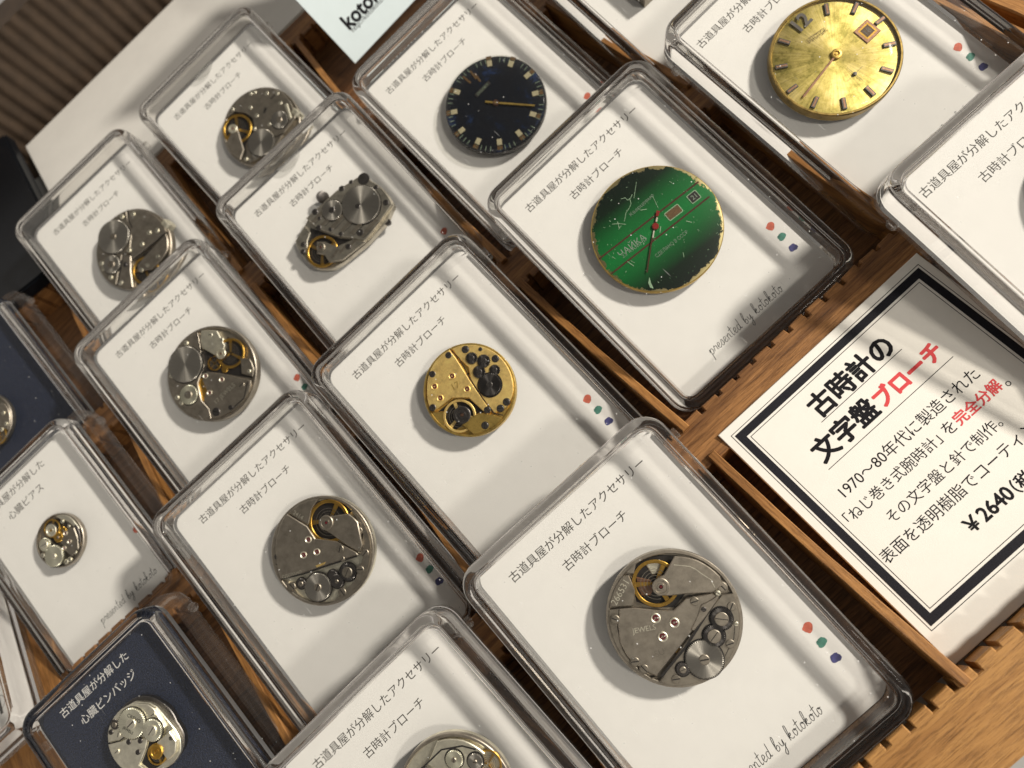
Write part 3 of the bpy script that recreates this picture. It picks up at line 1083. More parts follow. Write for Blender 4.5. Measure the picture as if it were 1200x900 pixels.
def make_card(key, label, off=(-.2, .75), style='brooch', mat='card', depth=9.0, zc=2.0, w_=47.4, h_=65.6, group='printed brooch cards'):
    c = CASES[key][0]
    m = frame(c, -depth + zc, yaw=radians(YAW.get(key, 0) + random.uniform(-.35, .35)))
    jx, jy = random.uniform(-.25, .25), random.uniform(-.25, .25)
    me = MB().prism([(x + off[0], y + off[1]) for x, y in rrect(w_, h_, 4.0 if mat == 'card' and style == 'brooch' else .6)], -.28, 0)
    o = me.build('printed_card', M[mat], bevel=.05)
    o.matrix_world = m
    tag(o, label, 'card', group)
    t = MB()
    z = .03
    if style == 'brooch':
        write(t, '古道具屋が分解したアクセサリー', -17.6 + jx, 17.4 + jx, 27.4 + jy, z)
        t.build('lettering', M['ink'], o, smooth=0)
        t = MB()
        write(t, '古時計ブローチ', -8.0 + jx, 8.0 + jx, 22.2 + jy, z)
        t.build('lettering', M['ink'], o, smooth=0)
        h = MB()
        handwrite(h, 'presented by kotokoto', -10.6, 10.8, -27.6, z)
        h.build('handwriting', M['black_ink'], o, smooth=0)
        for k, (mt, y) in enumerate((('dot_red', -15.2), ('dot_green', -18.6), ('dot_blue', -22.1))):
            rr = random.Random(k)
            pts = [((.98 + .12 * sin(3 * a + k * 2) + rr.uniform(-.06, .06)) * cos(a) + 19.0, (.92 + .12 * sin(2 * a + k) + rr.uniform(-.06, .06)) * sin(a) + y) for a in [2 * pi * i / 20 for i in range(20)]]
            MB().flat(pts, z).build('paint_dot', M[mt], o, smooth=0)
    elif style == 'earring':
        write(t, '古道具屋が分解した', -16.8, 6.8, 24.6, z)
        t.build('lettering', M['ink'], o, smooth=0)
        t = MB()
        write(t, '心臓ピアス', -10.4, 2.6, 19.5, z, 0)
        t.build('lettering', M['ink'], o, smooth=0)
        h = MB()
        handwrite(h, 'presented by kotokoto', -6.5, 14.2, -21.8, z)
        h.build('handwriting', M['black_ink'], o, smooth=0)
        MB().flat([(16.6 + 1.1 * cos(a), -9.0 + 1.0 * sin(a)) for a in [2 * pi * i / 16 for i in range(16)]], z).build('paint_dot', M['dot_red'], o, smooth=0)
    elif style == 'pin':
        write(t, '古道具屋が分解した', -14.2, 7.4, 24.6, z)
        t.build('lettering', M['white_ink'], o, smooth=0)
        t = MB()
        write(t, '心臓ピンバッジ', -11.0, 6.4, 20.1, z)
        t.build('lettering', M['white_ink'], o, smooth=0)
    return o


make_card('top', 'white printed card half darkened by a shadow at the back')
make_card('a1', 'white printed card in the case beside the black box')
make_card('sq', 'white printed card under the rectangular movement')
make_card('a2', 'white printed card under the grey movement with gold at its top right')
make_card('gold', 'white printed card under the brass movement')
make_card('mid', 'white printed card left of the brass movement case, with the pale geared movement')
make_card('big', 'white printed card under the largest grey movement, three paint dots in full view')
make_card('green', 'white printed card under the green dial, handwriting in full view')
make_card('gd', 'white printed card under the golden dial')
make_card('rt', 'white printed card cut off by the right edge of the picture')
make_card('db', 'white printed card under the blue black dial')
make_card('bot', 'white printed card cut off by the bottom edge of the picture')
make_card('far', 'white printed card behind the golden dial, writing hidden')
make_card('pi', 'white card with earring wording in a small case on the left', (-1.0, .6), 'earring', 'card', 8.0, 3.9, 39.6, 57.0, 'cards in the smaller cases')
make_card('pin', 'navy card with white lettering at the lower left', (-1.0, .6), 'pin', 'navycard', 8.0, 3.9, 39.6, 57.0, 'cards in the smaller cases')
make_card('navy', 'blank navy card at the left edge', (-1.0, .6), 'blank', 'navycard', 8.0, 3.9, 39.6, 57.0, 'cards in the smaller cases')

# ---- the largest movement (front, next to the price card)
b = Brooch('movement_brooch', 'big', (2.0, 2.4), 12.3, (432, 448, 388), 'large grey movement engraved JEWELS with a gold balance ring')
b.base('steel2')
b.plate('rim_segment', 'steel2', [(60, 420), (50, 480), (110, 650), (190, 760), (300, 800), (340, 780), (300, 790), (215, 730), (140, 640), (110, 520), (120, 410)], 3.25, 4.25)
b.plate('train_bridge', 'steel', [(120, 410), (215, 398), (330, 405), (430, 402), (500, 330), (640, 295), (678, 300), (560, 480), (335, 775), (262, 745), (170, 680), (125, 600), (112, 500)], 3.25, 4.55)
b.plate('serial_plate', 'steel2', [(62, 405), (60, 340), (110, 230), (175, 215), (212, 300), (200, 390)], 3.25, 4.35)
b.plate('rim_segment', 'steel', [(110, 200), (205, 125), (215, 150), (205, 205), (150, 190)], 3.25, 4.1)
b.recess([(205, 150), (330, 95), (440, 100), (420, 130), (370, 210), (330, 300), (430, 330), (500, 310), (440, 390), (320, 400), (220, 370), (195, 260)])
b.plate('lower_plate', 'copper', [(215, 225), (300, 240), (320, 290), (300, 330), (250, 335), (225, 290)], 3.3, 3.6)
b.plate('lower_plate', 'pale', [(270, 150), (350, 120), (400, 140), (360, 200), (310, 210)], 3.3, 3.5)
b.balance(330, 255, 136, 3.75, 3, 'gold', 2.5)
b.plate('balance_bridge', 'steel', [(437, 92), (570, 112), (690, 195), (705, 245), (650, 288), (500, 302), (405, 318), (355, 318), (312, 270), (340, 220), (378, 200)], 4.3, 5.05)
b.groove([(432, 140), (520, 145), (555, 160), (590, 185), (640, 215), (662, 258)], .12, 5.07, 'pale')
b.plate('barrel_bridge', 'steel2', [(700, 300), (770, 290), (820, 430), (800, 560), (735, 690), (625, 790), (450, 825), (350, 805), (440, 660), (560, 490)], 3.25, 4.5)
b.groove([(775, 440), (765, 540), (715, 640)], .12, 4.53)
b.groove([(360, 775), (500, 600), (590, 455), (690, 300)], .45, 4.52)
b.plate('pallet_bridge', 'steel', [(585, 360), (640, 330), (665, 310), (690, 285), (680, 330), (610, 430), (545, 510), (525, 505), (565, 420)], 4.4, 4.75)
b.gear(600, 662, 108, 'ray')
b.gear(655, 530, 62, 'raydark', hub='steel', hubr=.62)
b.gear(697, 432, 63, 'raydark', hub='steel', hubr=.62)
b.gear(480, 725, 38, 'dark', hubr=.5)
b.gear(435, 620, 30, 'gold', z0=3.4, z1=3.7, hub=None)
for q in ((90, 470), (198, 716), (258, 745), (443, 797), (765, 578), (755, 362), (572, 168)):
    b.screw(*q, 25, 'steel2')
b.screw(712, 248, 27, 'steel', 4.7)
b.screw(550, 345, 25, 'steel2', 4.5)
b.screw(788, 458, 13, 'pale')
b.screw(680, 290, 14, 'pale', 4.7)
b.screw(600, 385, 14, 'dark', 4.7)
for q in ((328, 450), (434, 470), (368, 552)):
    b.jewel(*q, 29, 4.5)
b.jeweltop(358, 268, 50, 5.0)
b.word('JEWELS', 195, 536, 330, 503, 4.57)
b.word('SU', 325, 655, 375, 630, 4.57, 'steel2')
b.word('266531', 85, 385, 160, 250, 4.37, 'pale')

# ---- the movement left of the brass one
b = Brooch('movement_brooch', 'mid', (3.6, .9), 12.4, (460, 447, 338), 'grey movement with bright lower plate and dark gears, left of the brass movement')
b.base('pale')
b.plate('rim_segment', 'steel2', [(125, 480), (130, 380), (215, 225), (240, 240), (170, 350), (160, 480), (215, 610), (190, 640)], 3.25, 4.2)
b.plate('train_bridge', 'steel', [(215, 222), (360, 300), (420, 375), (560, 385), (690, 445), (705, 462), (330, 595), (205, 632), (165, 500), (172, 330)], 3.25, 4.55)
b.plate('rim_segment', 'steel2', [(222, 212), (330, 138), (425, 120), (385, 190), (368, 290), (300, 262)], 3.25, 4.4)
b.recess([(400, 150), (520, 125), (640, 200), (600, 250), (540, 300), (560, 385), (430, 370), (370, 300), (380, 200)])
b.balance(500, 265, 135, 3.75, 3, 'gold', .4)
b.plate('balance_bridge', 'steel', [(560, 225), (635, 212), (700, 262), (735, 400), (720, 445), (640, 408), (520, 335), (455, 305), (470, 240)], 4.3, 5.05)
b.plate('rim_segment', 'steel2', [(640, 190), (700, 210), (780, 330), (790, 440), (770, 560), (690, 690), (560, 780), (470, 795), (560, 750), (690, 620), (735, 480), (730, 330)], 3.25, 4.3)
b.plate('lower_rim', 'steel2', [(195, 650), (260, 720), (350, 775), (440, 795), (430, 775), (340, 740), (245, 650)], 3.25, 3.9)
b.groove([(205, 632), (350, 595), (470, 550), (700, 470)], .4, 4.45)
b.gear(450, 672, 88, 'ray', z0=3.8, z1=4.4)
b.gear(640, 572, 56, 'raydark', z0=3.8, z1=4.5, hub='steel2', hubr=.6)
b.gear(572, 630, 44, 'dark', z0=3.8, z1=4.3)
b.gear(540, 595, 32, 'dark', z0=3.8, z1=4.2, hub=None)
b.gear(337, 656, 33, 'dark', z0=3.8, z1=4.3, hubr=.5)
b.plate('pallet_bridge', 'brass', [(430, 540), (500, 512), (490, 530), (440, 552)], 4.5, 4.7)
for q in ((195, 268), (168, 555), (270, 688), (620, 705), (722, 552), (702, 315)):
    b.screw(*q, 24, 'steel2', 4.3)
b.screw(752, 450, 24, 'steel', 4.4)
b.screw(587, 430, 24, 'steel2', 4.5)
b.screw(605, 490, 15, 'steel', 4.5)
b.screw(150, 500, 15, 'dark', 4.2)
for q in ((375, 382), (435, 455), (348, 478)):
    b.jewel(*q, 22, 4.5)
b.jeweltop(495, 272, 46, 5.0)
b.word('2414', 265, 215, 330, 250, 4.42, 'pale')
b.word('JEWELS', 215, 345, 320, 405, 4.57, 'steel2')
b.word('СДЕЛАНО', 215, 622, 340, 582, 4.57, 'pale')

# ---- the brass movement
b = Brooch('movement_brooch', 'gold', (1.0, 4.6), 10.75, (447, 427, 352), 'gilt brass movement with five black gears and black screws')
b.base('brass2', 'brass2')
b.plate('train_bridge', 'brass', [(292, 128), (345, 195), (450, 352), (490, 410), (622, 588), (592, 612), (540, 570), (450, 490), (320, 492), (190, 592), (150, 560), (128, 430), (170, 240)], 3.25, 4.6)
b.plate('barrel_bridge', 'brass', [(312, 122), (420, 88), (600, 120), (745, 260), (785, 430), (735, 560), (645, 603), (560, 500), (485, 392), (458, 350), (440, 260), (360, 190)], 3.25, 4.5)
b.groove([(300, 125), (370, 195), (455, 345), (560, 500), (640, 600), (712, 618)], .22, 4.62)
b.recess([(200, 600), (320, 500), (450, 495), (560, 590), (500, 640), (400, 690), (330, 750), (260, 640)])
b.balance(380, 625, 125, 3.7, 3, 'brass', 1.2)
b.plate('balance_cock', 'brass2', [(440, 655), (530, 600), (640, 612), (705, 640), (640, 720), (495, 762), (405, 690)], 3.7, 4.5)
b.plate('lower_plate', 'brass2', [(165, 600), (255, 590), (262, 680), (300, 740), (220, 690)], 3.3, 3.9)
for x, y, r, t in ((465, 193, 47, 22), (557, 215, 52, 24), (525, 297, 50, 24), (642, 283, 43, 20)):
    b.gear(x, y, r, 'raydark', t, 4.45, 4.8, hub='dark', hubr=.45)
b.gear(608, 393, 88, 'raydark', 40, 4.6, 5.0, hub='dark', hubr=.26)
b.gear(400, 265, 50, 'brass2', 30, 3.5, 3.9, hub=None)
for q in ((277, 155), (412, 112), (140, 303), (160, 573), (592, 578), (690, 567), (740, 520), (578, 693), (647, 193)):
    b.screw(q[0], q[1], 25, 'dark', 4.5)
b.screw(530, 123, 15, 'dark', 4.45)
for q in ((317, 328), (185, 407), (232, 494), (435, 425)):
    b.jewel(*q, 27, 4.55, 'brass')
b.jeweltop(403, 618, 66, 4.5, 'dark', 'copper')
b.word('17', 325, 412, 372, 385, 4.62, 'brass2')

# ---- the rectangular movement
b = Brooch('movement_brooch', 'sq', (.6, 5.2), 14.6, (450, 440, 395), 'rectangular steel movement with striped plates and a black crown')
MB().lathe([(0, 0), (4, 0), (4, 1.5), (0, 1.5)], 32).build('pin_back', M['steel'], b.root)
b.plate('main_plate', 'silver', [(165, 415), (390, 205), (600, 82), (650, 135), (832, 328), (785, 450), (650, 600), (470, 745), (390, 792), (245, 792), (78, 590), (125, 495)], 1.4, 3.3, lim=2)
b.plate('train_bridge', 'silver', [(165, 415), (395, 212), (600, 88), (660, 150), (828, 330), (680, 540), (625, 605), (520, 575), (420, 560), (270, 500), (195, 440)], 3.25, 4.5, lim=2)
for k in range(6):
    x, y = 205 + 76 * k, 445 + 24 * k
    b.plate('stripe', 'steel2', [(x, y), (x + 30, y + 14), (x + 150, y - 115), (x + 118, y - 126)], 4.45, 4.53, .03, 2)
    b.groove([(x + 36, y + 16), (x + 160, y - 110)], .16, 4.52)
b.plate('lower_plate', 'silver', [(80, 590), (150, 470), (200, 520), (180, 590), (190, 690)], 3.25, 4.0, lim=2)
b.recess([(190, 480), (270, 510), (420, 565), (530, 580), (400, 640), (380, 760), (250, 780), (190, 690), (180, 590)])
b.balance(300, 668, 122, 3.6, 3, 'gold', 1.9)
b.plate('balance_cock', 'silver', [(262, 600), (330, 605), (420, 640), (545, 590), (640, 610), (470, 742), (370, 760), (330, 700), (270, 690)], 4.1, 4.7, lim=2)
for k in range(3):
    x = 372 + 62 * k
    b.plate('stripe', 'steel2', [(x, 725 - 34 * k), (x + 20, 735 - 34 * k), (x + 75, 668 - 34 * k), (x + 55, 655 - 34 * k)], 4.65, 4.73, .03, 2)
b.gear(595, 332, 150, 'ray', 60, 4.5, 5.0, hub=None)
b.screw(570, 345, 20, 'dark', 4.85)
b.gear(372, 365, 80, 'ray', 34, 4.5, 4.9, hub='dark', hubr=.3)
MB().lathe([(0, 4.4), (1.7, 4.4), (1.7, 4.53), (0, 4.53)], 28).build('plug', M['dark'], b.root, loc=(*b.p(602, 132), 0))
for q in ((505, 152, 16), (435, 200, 22), (235, 372, 24), (272, 422, 15), (270, 490, 20), (362, 508, 17), (445, 545, 18), (592, 540, 28), (700, 200, 18), (780, 320, 24)):
    b.screw(*q, 'dark', 4.33)
for q in ((510, 645, 22), (150, 612, 18), (150, 668, 18)):
    b.screw(*q, 'dark', 4.0 if q[0] < 200 else 4.65)
b.jeweltop(297, 643, 34, 4.65, 'steel2')
px, py = b.p(266, 240)
cr = MB().lathe([(0, -.75), (1.3, -.75), (1.7, -.55), (1.7, .55), (1.3, .75), (0, .75)], 28).build('crown', M['dark'], b.root, loc=(px, py, 2.6))
cr.rotation_euler = (pi / 2 * .55, 0, radians(14))
px, py = b.p(785, 452)
MB().lathe([(0, 2.2), (.9, 2.2), (.9, 3.2), (0, 3.2)], 20).build('screw', M['dark'], b.root, loc=(px, py, 0))

# ---- the movement with the big plain wheel
b = Brooch('movement_brooch', 'a2', (2.7, 1.0), 13.2, (500, 435, 356), 'grey movement with one big plain steel wheel at left and gold wheels at top right')
b.base('steel2')
b.recess([(410, 250), (560, 300), (600, 160), (740, 240), (740, 380), (820, 470), (600, 440), (480, 430), (460, 560), (520, 700), (430, 640), (370, 520)])
b.plate('barrel_bridge', 'steel', [(370, 130), (400, 250), (440, 380), (400, 510), (440, 640), (505, 700), (530, 775), (350, 745), (220, 640), (150, 480), (150, 360), (210, 230)], 3.25, 4.3)
b.plate('train_bridge', 'steel', [(470, 425), (590, 438), (740, 470), (825, 490), (800, 640), (690, 715), (535, 772), (510, 690), (460, 640), (478, 560), (440, 490)], 3.25, 4.6)
b.plate('pallet_bridge', 'pale', [(400, 120), (530, 120), (600, 230), (590, 270), (520, 300), (420, 250), (395, 190)], 3.25, 4.5)
b.plate('rim_segment', 'steel2', [(720, 320), (800, 330), (835, 400), (830, 460), (740, 440)], 3.25, 4.1)
b.gear(295, 372, 138, 'ray', 64, 4.3, 4.9, hub=None)
b.gear(338, 598, 74, 'raypale', 40, 4.3, 4.7, hub='steel', hubr=.4, slot=False)
b.balance(640, 285, 112, 3.6, 3, 'gold', .9)
b.balance(515, 360, 55, 3.4, 4, 'gold', .2)
b.gear(440, 560, 92, 'gold', 44, 3.5, 3.75, hub=None)
b.gear(600, 405, 26, 'gold', 16, 3.6, 3.9, hub=None)
b.jeweltop(575, 292, 40, 4.5, 'pale', 'copper')
for q in ((285, 210), (180, 300), (165, 457), (280, 657), (228, 628), (480, 150), (570, 187), (550, 755), (690, 500), (740, 555), (690, 645)):
    b.screw(*q, 16, 'pale', 4.35)
b.screw(568, 722, 32, 'dark', 4.55)
b.screw(755, 522, 22, 'steel2', 4.55)
b.screw(800, 420, 14, 'pale', 4.1)
b.screw(688, 705, 20, 'dark', 4.4)
for q in ((463, 457), (595, 484), (505, 582)):
    b.jewel(*q, 20, 4.55)
b.word('17 JEWELS', 560, 655, 700, 520, 4.62)
b.groove([(370, 130), (400, 250), (440, 300), (570, 330)], .3, 4.52)
b.groove([(800, 500), (780, 620), (690, 700)], .3, 4.62)

# ---- the movement in the case by the black box
b = Brooch('movement_brooch', 'a1', (1.8, -.2), 13.1, (410, 460, 332), 'grey movement with a bow shaped highlight on its left wheel, beside the black box')
b.base('steel2')
b.recess([(420, 560), (690, 350), (720, 460), (640, 560), (560, 700), (450, 760), (415, 650)])
b.plate('train_bridge', 'steel', [(350, 130), (500, 130), (610, 200), (700, 330), (540, 460), (420, 550), (395, 500), (395, 350), (350, 235)], 3.25, 4.6)
b.plate('barrel_bridge', 'steel2', [(190, 210), (320, 130), (350, 240), (390, 350), (385, 470), (320, 510), (300, 640), (280, 770), (160, 650), (85, 500), (90, 350)], 3.25, 4.3)
b.plate('pallet_bridge', 'steel', [(330, 510), (400, 520), (410, 640), (440, 780), (390, 795), (285, 772), (310, 640)], 3.25, 4.4)
b.plate('balance_cock', 'steel', [(560, 500), (700, 350), (735, 450), (680, 560), (600, 640), (480, 650), (470, 600)], 4.2, 4.8)
b.balance(530, 640, 115, 3.6, 3, 'gold', .3)
b.gear(240, 362, 140, 'ray', 66, 4.3, 4.9, hub='steel2', hubr=.18, slot=False)
b.gear(240, 590, 76, 'ray', 40, 4.3, 4.8, hub='steel', hubr=.4)
for q in ((285, 182), (395, 178), (355, 135), (550, 335), (620, 322), (495, 430), (385, 478), (645, 535), (558, 605), (510, 640), (160, 622), (215, 720), (320, 775), (105, 595)):
    b.screw(*q, 17, 'pale', 4.6 if q[0] > 370 else 4.3)
b.screw(360, 592, 18, 'dark', 4.4)
b.groove([(410, 570), (545, 465), (690, 345)], .35, 4.62)
b.groove([(300, 760), (325, 600), (330, 500)], .35, 4.42)
b.groove([(345, 140), (360, 230), (395, 290)], .35, 4.62)
px, py = b.p(685, 265)
cr = MB().lathe([(0, -.9), (1.7, -.9), (2.0, -.7), (2.0, .8), (1.7, 1.0), (0, 1.0)], 30).build('crown', M['pale'], b.root, loc=(px, py, 2.9))
cr.rotation_euler = (radians(80), 0, radians(95))

# ---- the movement at the back
b = Brooch('movement_brooch', 'top', (1.6, 0), 12.9, (470, 480, 370), 'grey movement with a gold balance at left, at the back in shadow')
b.base('steel2')
b.plate('train_bridge', 'steel2', [(150, 280), (300, 150), (480, 115), (640, 170), (760, 300), (800, 430), (700, 560), (560, 600), (420, 520), (390, 400), (320, 350), (210, 330), (120, 390)], 3.25, 4.5)
b.recess([(120, 380), (210, 330), (380, 360), (400, 500), (330, 620), (300, 740), (160, 650), (110, 520)])
b.balance(240, 490, 140, 3.6, 3, 'gold', 1.0)
b.plate('balance_cock', 'steel', [(215, 480), (250, 480), (300, 620), (330, 700), (300, 800), (200, 720), (150, 630), (180, 580)], 4.2, 4.8)
b.jeweltop(213, 500, 42, 4.7, 'pale', 'rubyred')
b.plate('barrel_bridge', 'steel2', [(400, 560), (560, 610), (690, 570), (640, 660), (520, 760), (400, 820), (330, 830), (350, 700)], 3.25, 4.3)
b.gear(490, 640, 128, 'ray', 60, 4.3, 4.7, hub=None)
b.gear(655, 440, 82, 'ray', 40, 4.5, 4.9, hub='steel', hubr=.35, slot=False)
for q in ((150, 285), (365, 305), (430, 385), (345, 135), (390, 140), (515, 180), (625, 165), (650, 280), (555, 470), (415, 505), (115, 675), (335, 830)):
    b.screw(*q, 17, 'pale', 4.45)
b.groove([(555, 235), (610, 185)], .4, 4.53)
b.groove([(500, 365), (515, 315)], .8, 4.53)
b.plate('yoke', 'pale', [(690, 300), (720, 290), (770, 430), (745, 440)], 4.5, 4.8)
px, py = b.p(800, 370)
cr = MB().lathe([(0, -.9), (1.7, -.9), (2.0, -.7), (2.0, .8), (1.7, 1.0), (0, 1.0)], 30).build('crown', M['pale'], b.root, loc=(px, py, 2.9))
cr.rotation_euler = (radians(80), 0, radians(95))

# ---- frontmost movement, cut by the frame
b = Brooch('movement_brooch', 'bot', (3.0, 5.6), 11.2, (432, 448, 388), 'bright movement peeping in at the bottom edge of the picture')
b.base('pale')
b.plate('train_bridge', 'pale', [(120, 410), (330, 405), (640, 295), (560, 480), (335, 775), (170, 680), (112, 500)], 3.25, 4.5)
b.plate('barrel_bridge', 'pale', [(300, 110), (470, 90), (620, 160), (560, 280), (400, 330), (240, 260)], 3.25, 4.5)
b.gear(420, 210, 60, 'raypale', 30, 4.5, 4.9)
b.gear(560, 210, 52, 'ray', 28, 4.5, 4.9)
b.balance(640, 230, 90, 3.6, 3, 'gold', .3)
b.groove([(190, 300), (330, 160), (470, 125), (560, 140)], .3, 4.53)
for q in ((220, 300), (600, 330), (500, 300)):
    b.screw(*q, 25, 'dark', 4.5)

# ---- navy card movement
b = Brooch('movement_pin', 'pin', (2.2, 7.4), 8.8, (535, 560, 375), 'silver movement pin with two pale gears on the navy card', 4.0, 8.0, 'pin badge')
MB().lathe([(0, 0), (3.4, 0), (3.4, 1.0), (0, 1.0)], 32).build('pin_back', M['steel'], b.root)
OUT = [(175, 560), (200, 470), (280, 350), (420, 268), (580, 268), (660, 300), (845, 470), (925, 575), (935, 690), (865, 800), (645, 890), (520, 960), (400, 900), (190, 670)]
b.plate('main_plate', 'dark', [(x + 10, y - 34) for x, y in OUT], .9, 2.2, lim=2)
b.plate('lower_plate', 'pale', OUT, 2.15, 3.1, .15, 2)
b.plate('train_bridge', 'pale', [(190, 668), (330, 630), (420, 580), (600, 590), (590, 680), (535, 830), (640, 885), (520, 955), (400, 898)], 3.05, 3.7, .15, 2)
b.plate('barrel_bridge', 'pale', [(178, 560), (200, 475), (285, 355), (425, 275), (580, 275), (650, 310), (770, 470), (700, 600), (600, 580), (400, 570), (310, 625), (190, 655)], 3.05, 3.7, .15, 2)
b.recess([(610, 600), (700, 610), (820, 640), (800, 760), (650, 880), (545, 820), (590, 690)], 3.13)
b.plate('balance_cock', 'pale', [(705, 610), (830, 500), (905, 580), (900, 690), (830, 760), (760, 690)], 3.05, 3.9, .15, 2)
b.gear(435, 455, 145, 'raypale', 46, 3.7, 4.2, hub='pale', hubr=.34)
b.gear(655, 500, 105, 'raypale', 34, 3.7, 4.2, hub='pale', hubr=.5)
b.balance(710, 720, 100, 3.2, 3, 'gold', .3)
b.jeweltop(712, 690, 68, 3.85, 'gold', 'gold')
b.gear(255, 480, 50, 'dark', 18, 3.6, 3.95, hub='steel2', hubr=.5)
for q in ((215, 555), (295, 570), (410, 630), (530, 610), (515, 715), (295, 725), (515, 890), (645, 360), (850, 560)):
    b.screw(*q, 25, 'pale' if q[0] in (295, 645, 850) else 'dark', 3.68)
b.word('CREVO', 390, 375, 530, 430, 4.23, 'black_shade')
b.word('JEWELS', 350, 495, 460, 545, 4.23, 'black_shade')
b.groove([(195, 665), (310, 630), (370, 580), (420, 565)], .25, 3.73)

# ---- earring movement
b = Brooch('movement_earring', 'pi', (-.4, 2.6), 7.2, (460, 440, 305), 'small oval movement with pale gears on the white earring card', 4.0, 8.0, 'earring')
b.base('steel2', 'steel', 2.2)
b.plate('train_bridge', 'steel2', [(480, 470), (520, 360), (560, 300), (640, 290), (700, 400), (720, 520), (640, 610), (560, 560), (540, 500)], 2.15, 3.2)
b.plate('rim_segment', 'pale', [(380, 170), (520, 150), (640, 230), (700, 300), (640, 290), (560, 230), (440, 200)], 2.15, 3.0)
b.recess([(250, 250), (400, 190), (520, 250), (500, 420), (400, 500), (300, 420)], 2.24)
b.balance(345, 310, 105, 2.4, 3, 'gold', .7)
b.jeweltop(350, 330, 70, 3.0, 'pale', 'gold')
b.gear(440, 405, 60, 'gold', 20, 2.5, 2.9)
b.gear(490, 330, 45, 'gold', 20, 2.5, 2.8, hub='dark')
b.gear(430, 612, 122, 'raypale', 54, 3.1, 3.6, hub='pale', hubr=.26, slot=False)
b.gear(300, 490, 76, 'raypale', 28, 3.1, 3.6, hub='pale', hubr=.6)
b.plate('yoke', 'dark', [(640, 260), (670, 260), (730, 380), (740, 450), (715, 460), (700, 370)], 3.0, 3.3, .05)
for q in ((540, 355), (600, 445), (540, 520)):
    b.jewel(*q, 26, 3.15)
for q in ((570, 670, 28), (615, 645, 26), (260, 620, 24), (675, 560, 20), (565, 275, 16), (475, 225, 20)):
    b.screw(*q, 'pale', 2.9)

# ---- the movement at the left edge
b = Brooch('movement_pin', 'navy', (-5.6, -1.6), 8.6, (450, 450, 385), 'movement pin cut off by the left edge on the blank navy card', 4.0, 8.0, 'pin badge')
b.base('steel2', 'steel', 2.4)
b.plate('train_bridge', 'steel', [(500, 200), (700, 200), (820, 400), (790, 560), (640, 520), (520, 420)], 2.35, 3.3)
b.balance(640, 640, 130, 2.6, 3, 'gold', .3)
b.gear(480, 600, 120, 'ray', 40, 3.2, 3.6)
for q in ((700, 330), (760, 480), (600, 330), (700, 560), (620, 760)):
    b.screw(*q, 26, 'pale', 3.3)


# ------------------------------------------------------------------ dial brooches
def dial_base(b, mat, rim, dome=.7, z=3.2, sides=96):
    R_ = b.R
    MB().lathe([(0, 0), (R_ * .45, 0), (R_ * .45, 1.6), (0, 1.6)], 32).build('pin_back', M['steel'], b.root)
    MB().lathe([(0, 1.5), (R_ * .96, 1.5), (R_, 1.75), (R_, z - .2), (R_ - .2, z - .02)], sides).build('rim', M[rim], b.root)
    d = MB().lathe([(R_ - .2, z - .02), (R_ * .93, z + .1), (R_ * .5, z + .1 + dome * .25), (0, z + .1 + dome * .33)], sides).build('dial_face', M[mat], b.root, smooth=60)
    return d


def dz(b, x, y, dome, z=3.2):
    r = math.hypot(x, y) / b.R
    return z + .1 + dome * .33 * (1 - r) + .06


# green dial
b = Brooch('dial_brooch', 'green', (0.1, 1.7), 14.8, (480, 448, 410), 'scratched green dial with chipped edge and two dark red lines', group='watch dial brooches')
DM = .12
d = dial_base(b, 'green', 'brass2', DM)
ang = math.atan2(b.p(740, 160)[1] - b.p(120, 640)[1], b.p(740, 160)[0] - b.p(120, 640)[0])
d.rotation_euler = (0, 0, ang)
zt = 3.38
for q in (((738, 158), (122, 640)), ((803, 257), (202, 735))):
    MB().ribbon([b.p(*q[0]), b.p(*q[1])], .38, zt).build('stripe', M['maroon'], b.root, smooth=0)


def win(b, x, y, w_, h_, a, mats, z, name):
    px, py = b.p(x, y)
    o = MB().prism(rrect(w_ + .35, h_ + .35, .3), -.02, .02).build(name, M[mats[0]], b.root, loc=(px, py, z), rot=a)
    MB().prism(rrect(w_, h_, .2), .0, .035).build('window_opening', M[mats[1]], o)
    return o


o = win(b, 585, 352, 3.5, 1.9, ang, ('scratch', 'brown'), zt, 'day_window')
o = win(b, 708, 256, 2.2, 2.0, ang, ('scratch', 'black_shade'), zt, 'date_window')
t = MB()
write(t, '21', -.6, .6, 0, .05)
t.build('lettering', M['greylet'], o, smooth=0)
b.word('ЧАЙКА', 245, 612, 403, 492, zt, 'greylet')
b.word('23 КАМНЯ', 268, 628, 415, 520, zt, 'greylet', 1.1, -.01)
b.word('СДЕЛАНО В СССР', 475, 633, 668, 478, zt, 'greylet', 1.15, -.01)
b.word('Кварцевые', 318, 362, 460, 232, zt, 'greylet', 1.2, -.012)
MB().ribbon([b.p(485, 350), b.p(470, 440), b.p(445, 560), b.p(420, 735)], .3, 3.75).build('second_hand', M['maroon'], b.root, smooth=0)
px, py = b.p(472, 440)
MB().lathe([(0, 3.2), (.78, 3.2), (.78, 3.72), (.65, 3.85), (0, 3.85)], 24).build('hand_hub', M['rubyred'], b.root, loc=(px, py, 0))
MB().ribbon([b.p(484, 385), b.p(478, 412)], .35, 3.8).build('hand_tail', M['pale'], b.root, smooth=0)
MB().ribbon([b.p(463, 470), b.p(457, 515)], .28, 3.8).build('hand_tail', M['pale'], b.root, smooth=0)
MB().prism([b.p(*q) for q in ((480, 338), (500, 345), (490, 378), (474, 375))], 3.7, 3.82).build('hand_tip', M['rubyred'], b.root)
sc_ = MB()
rr = random.Random(3)
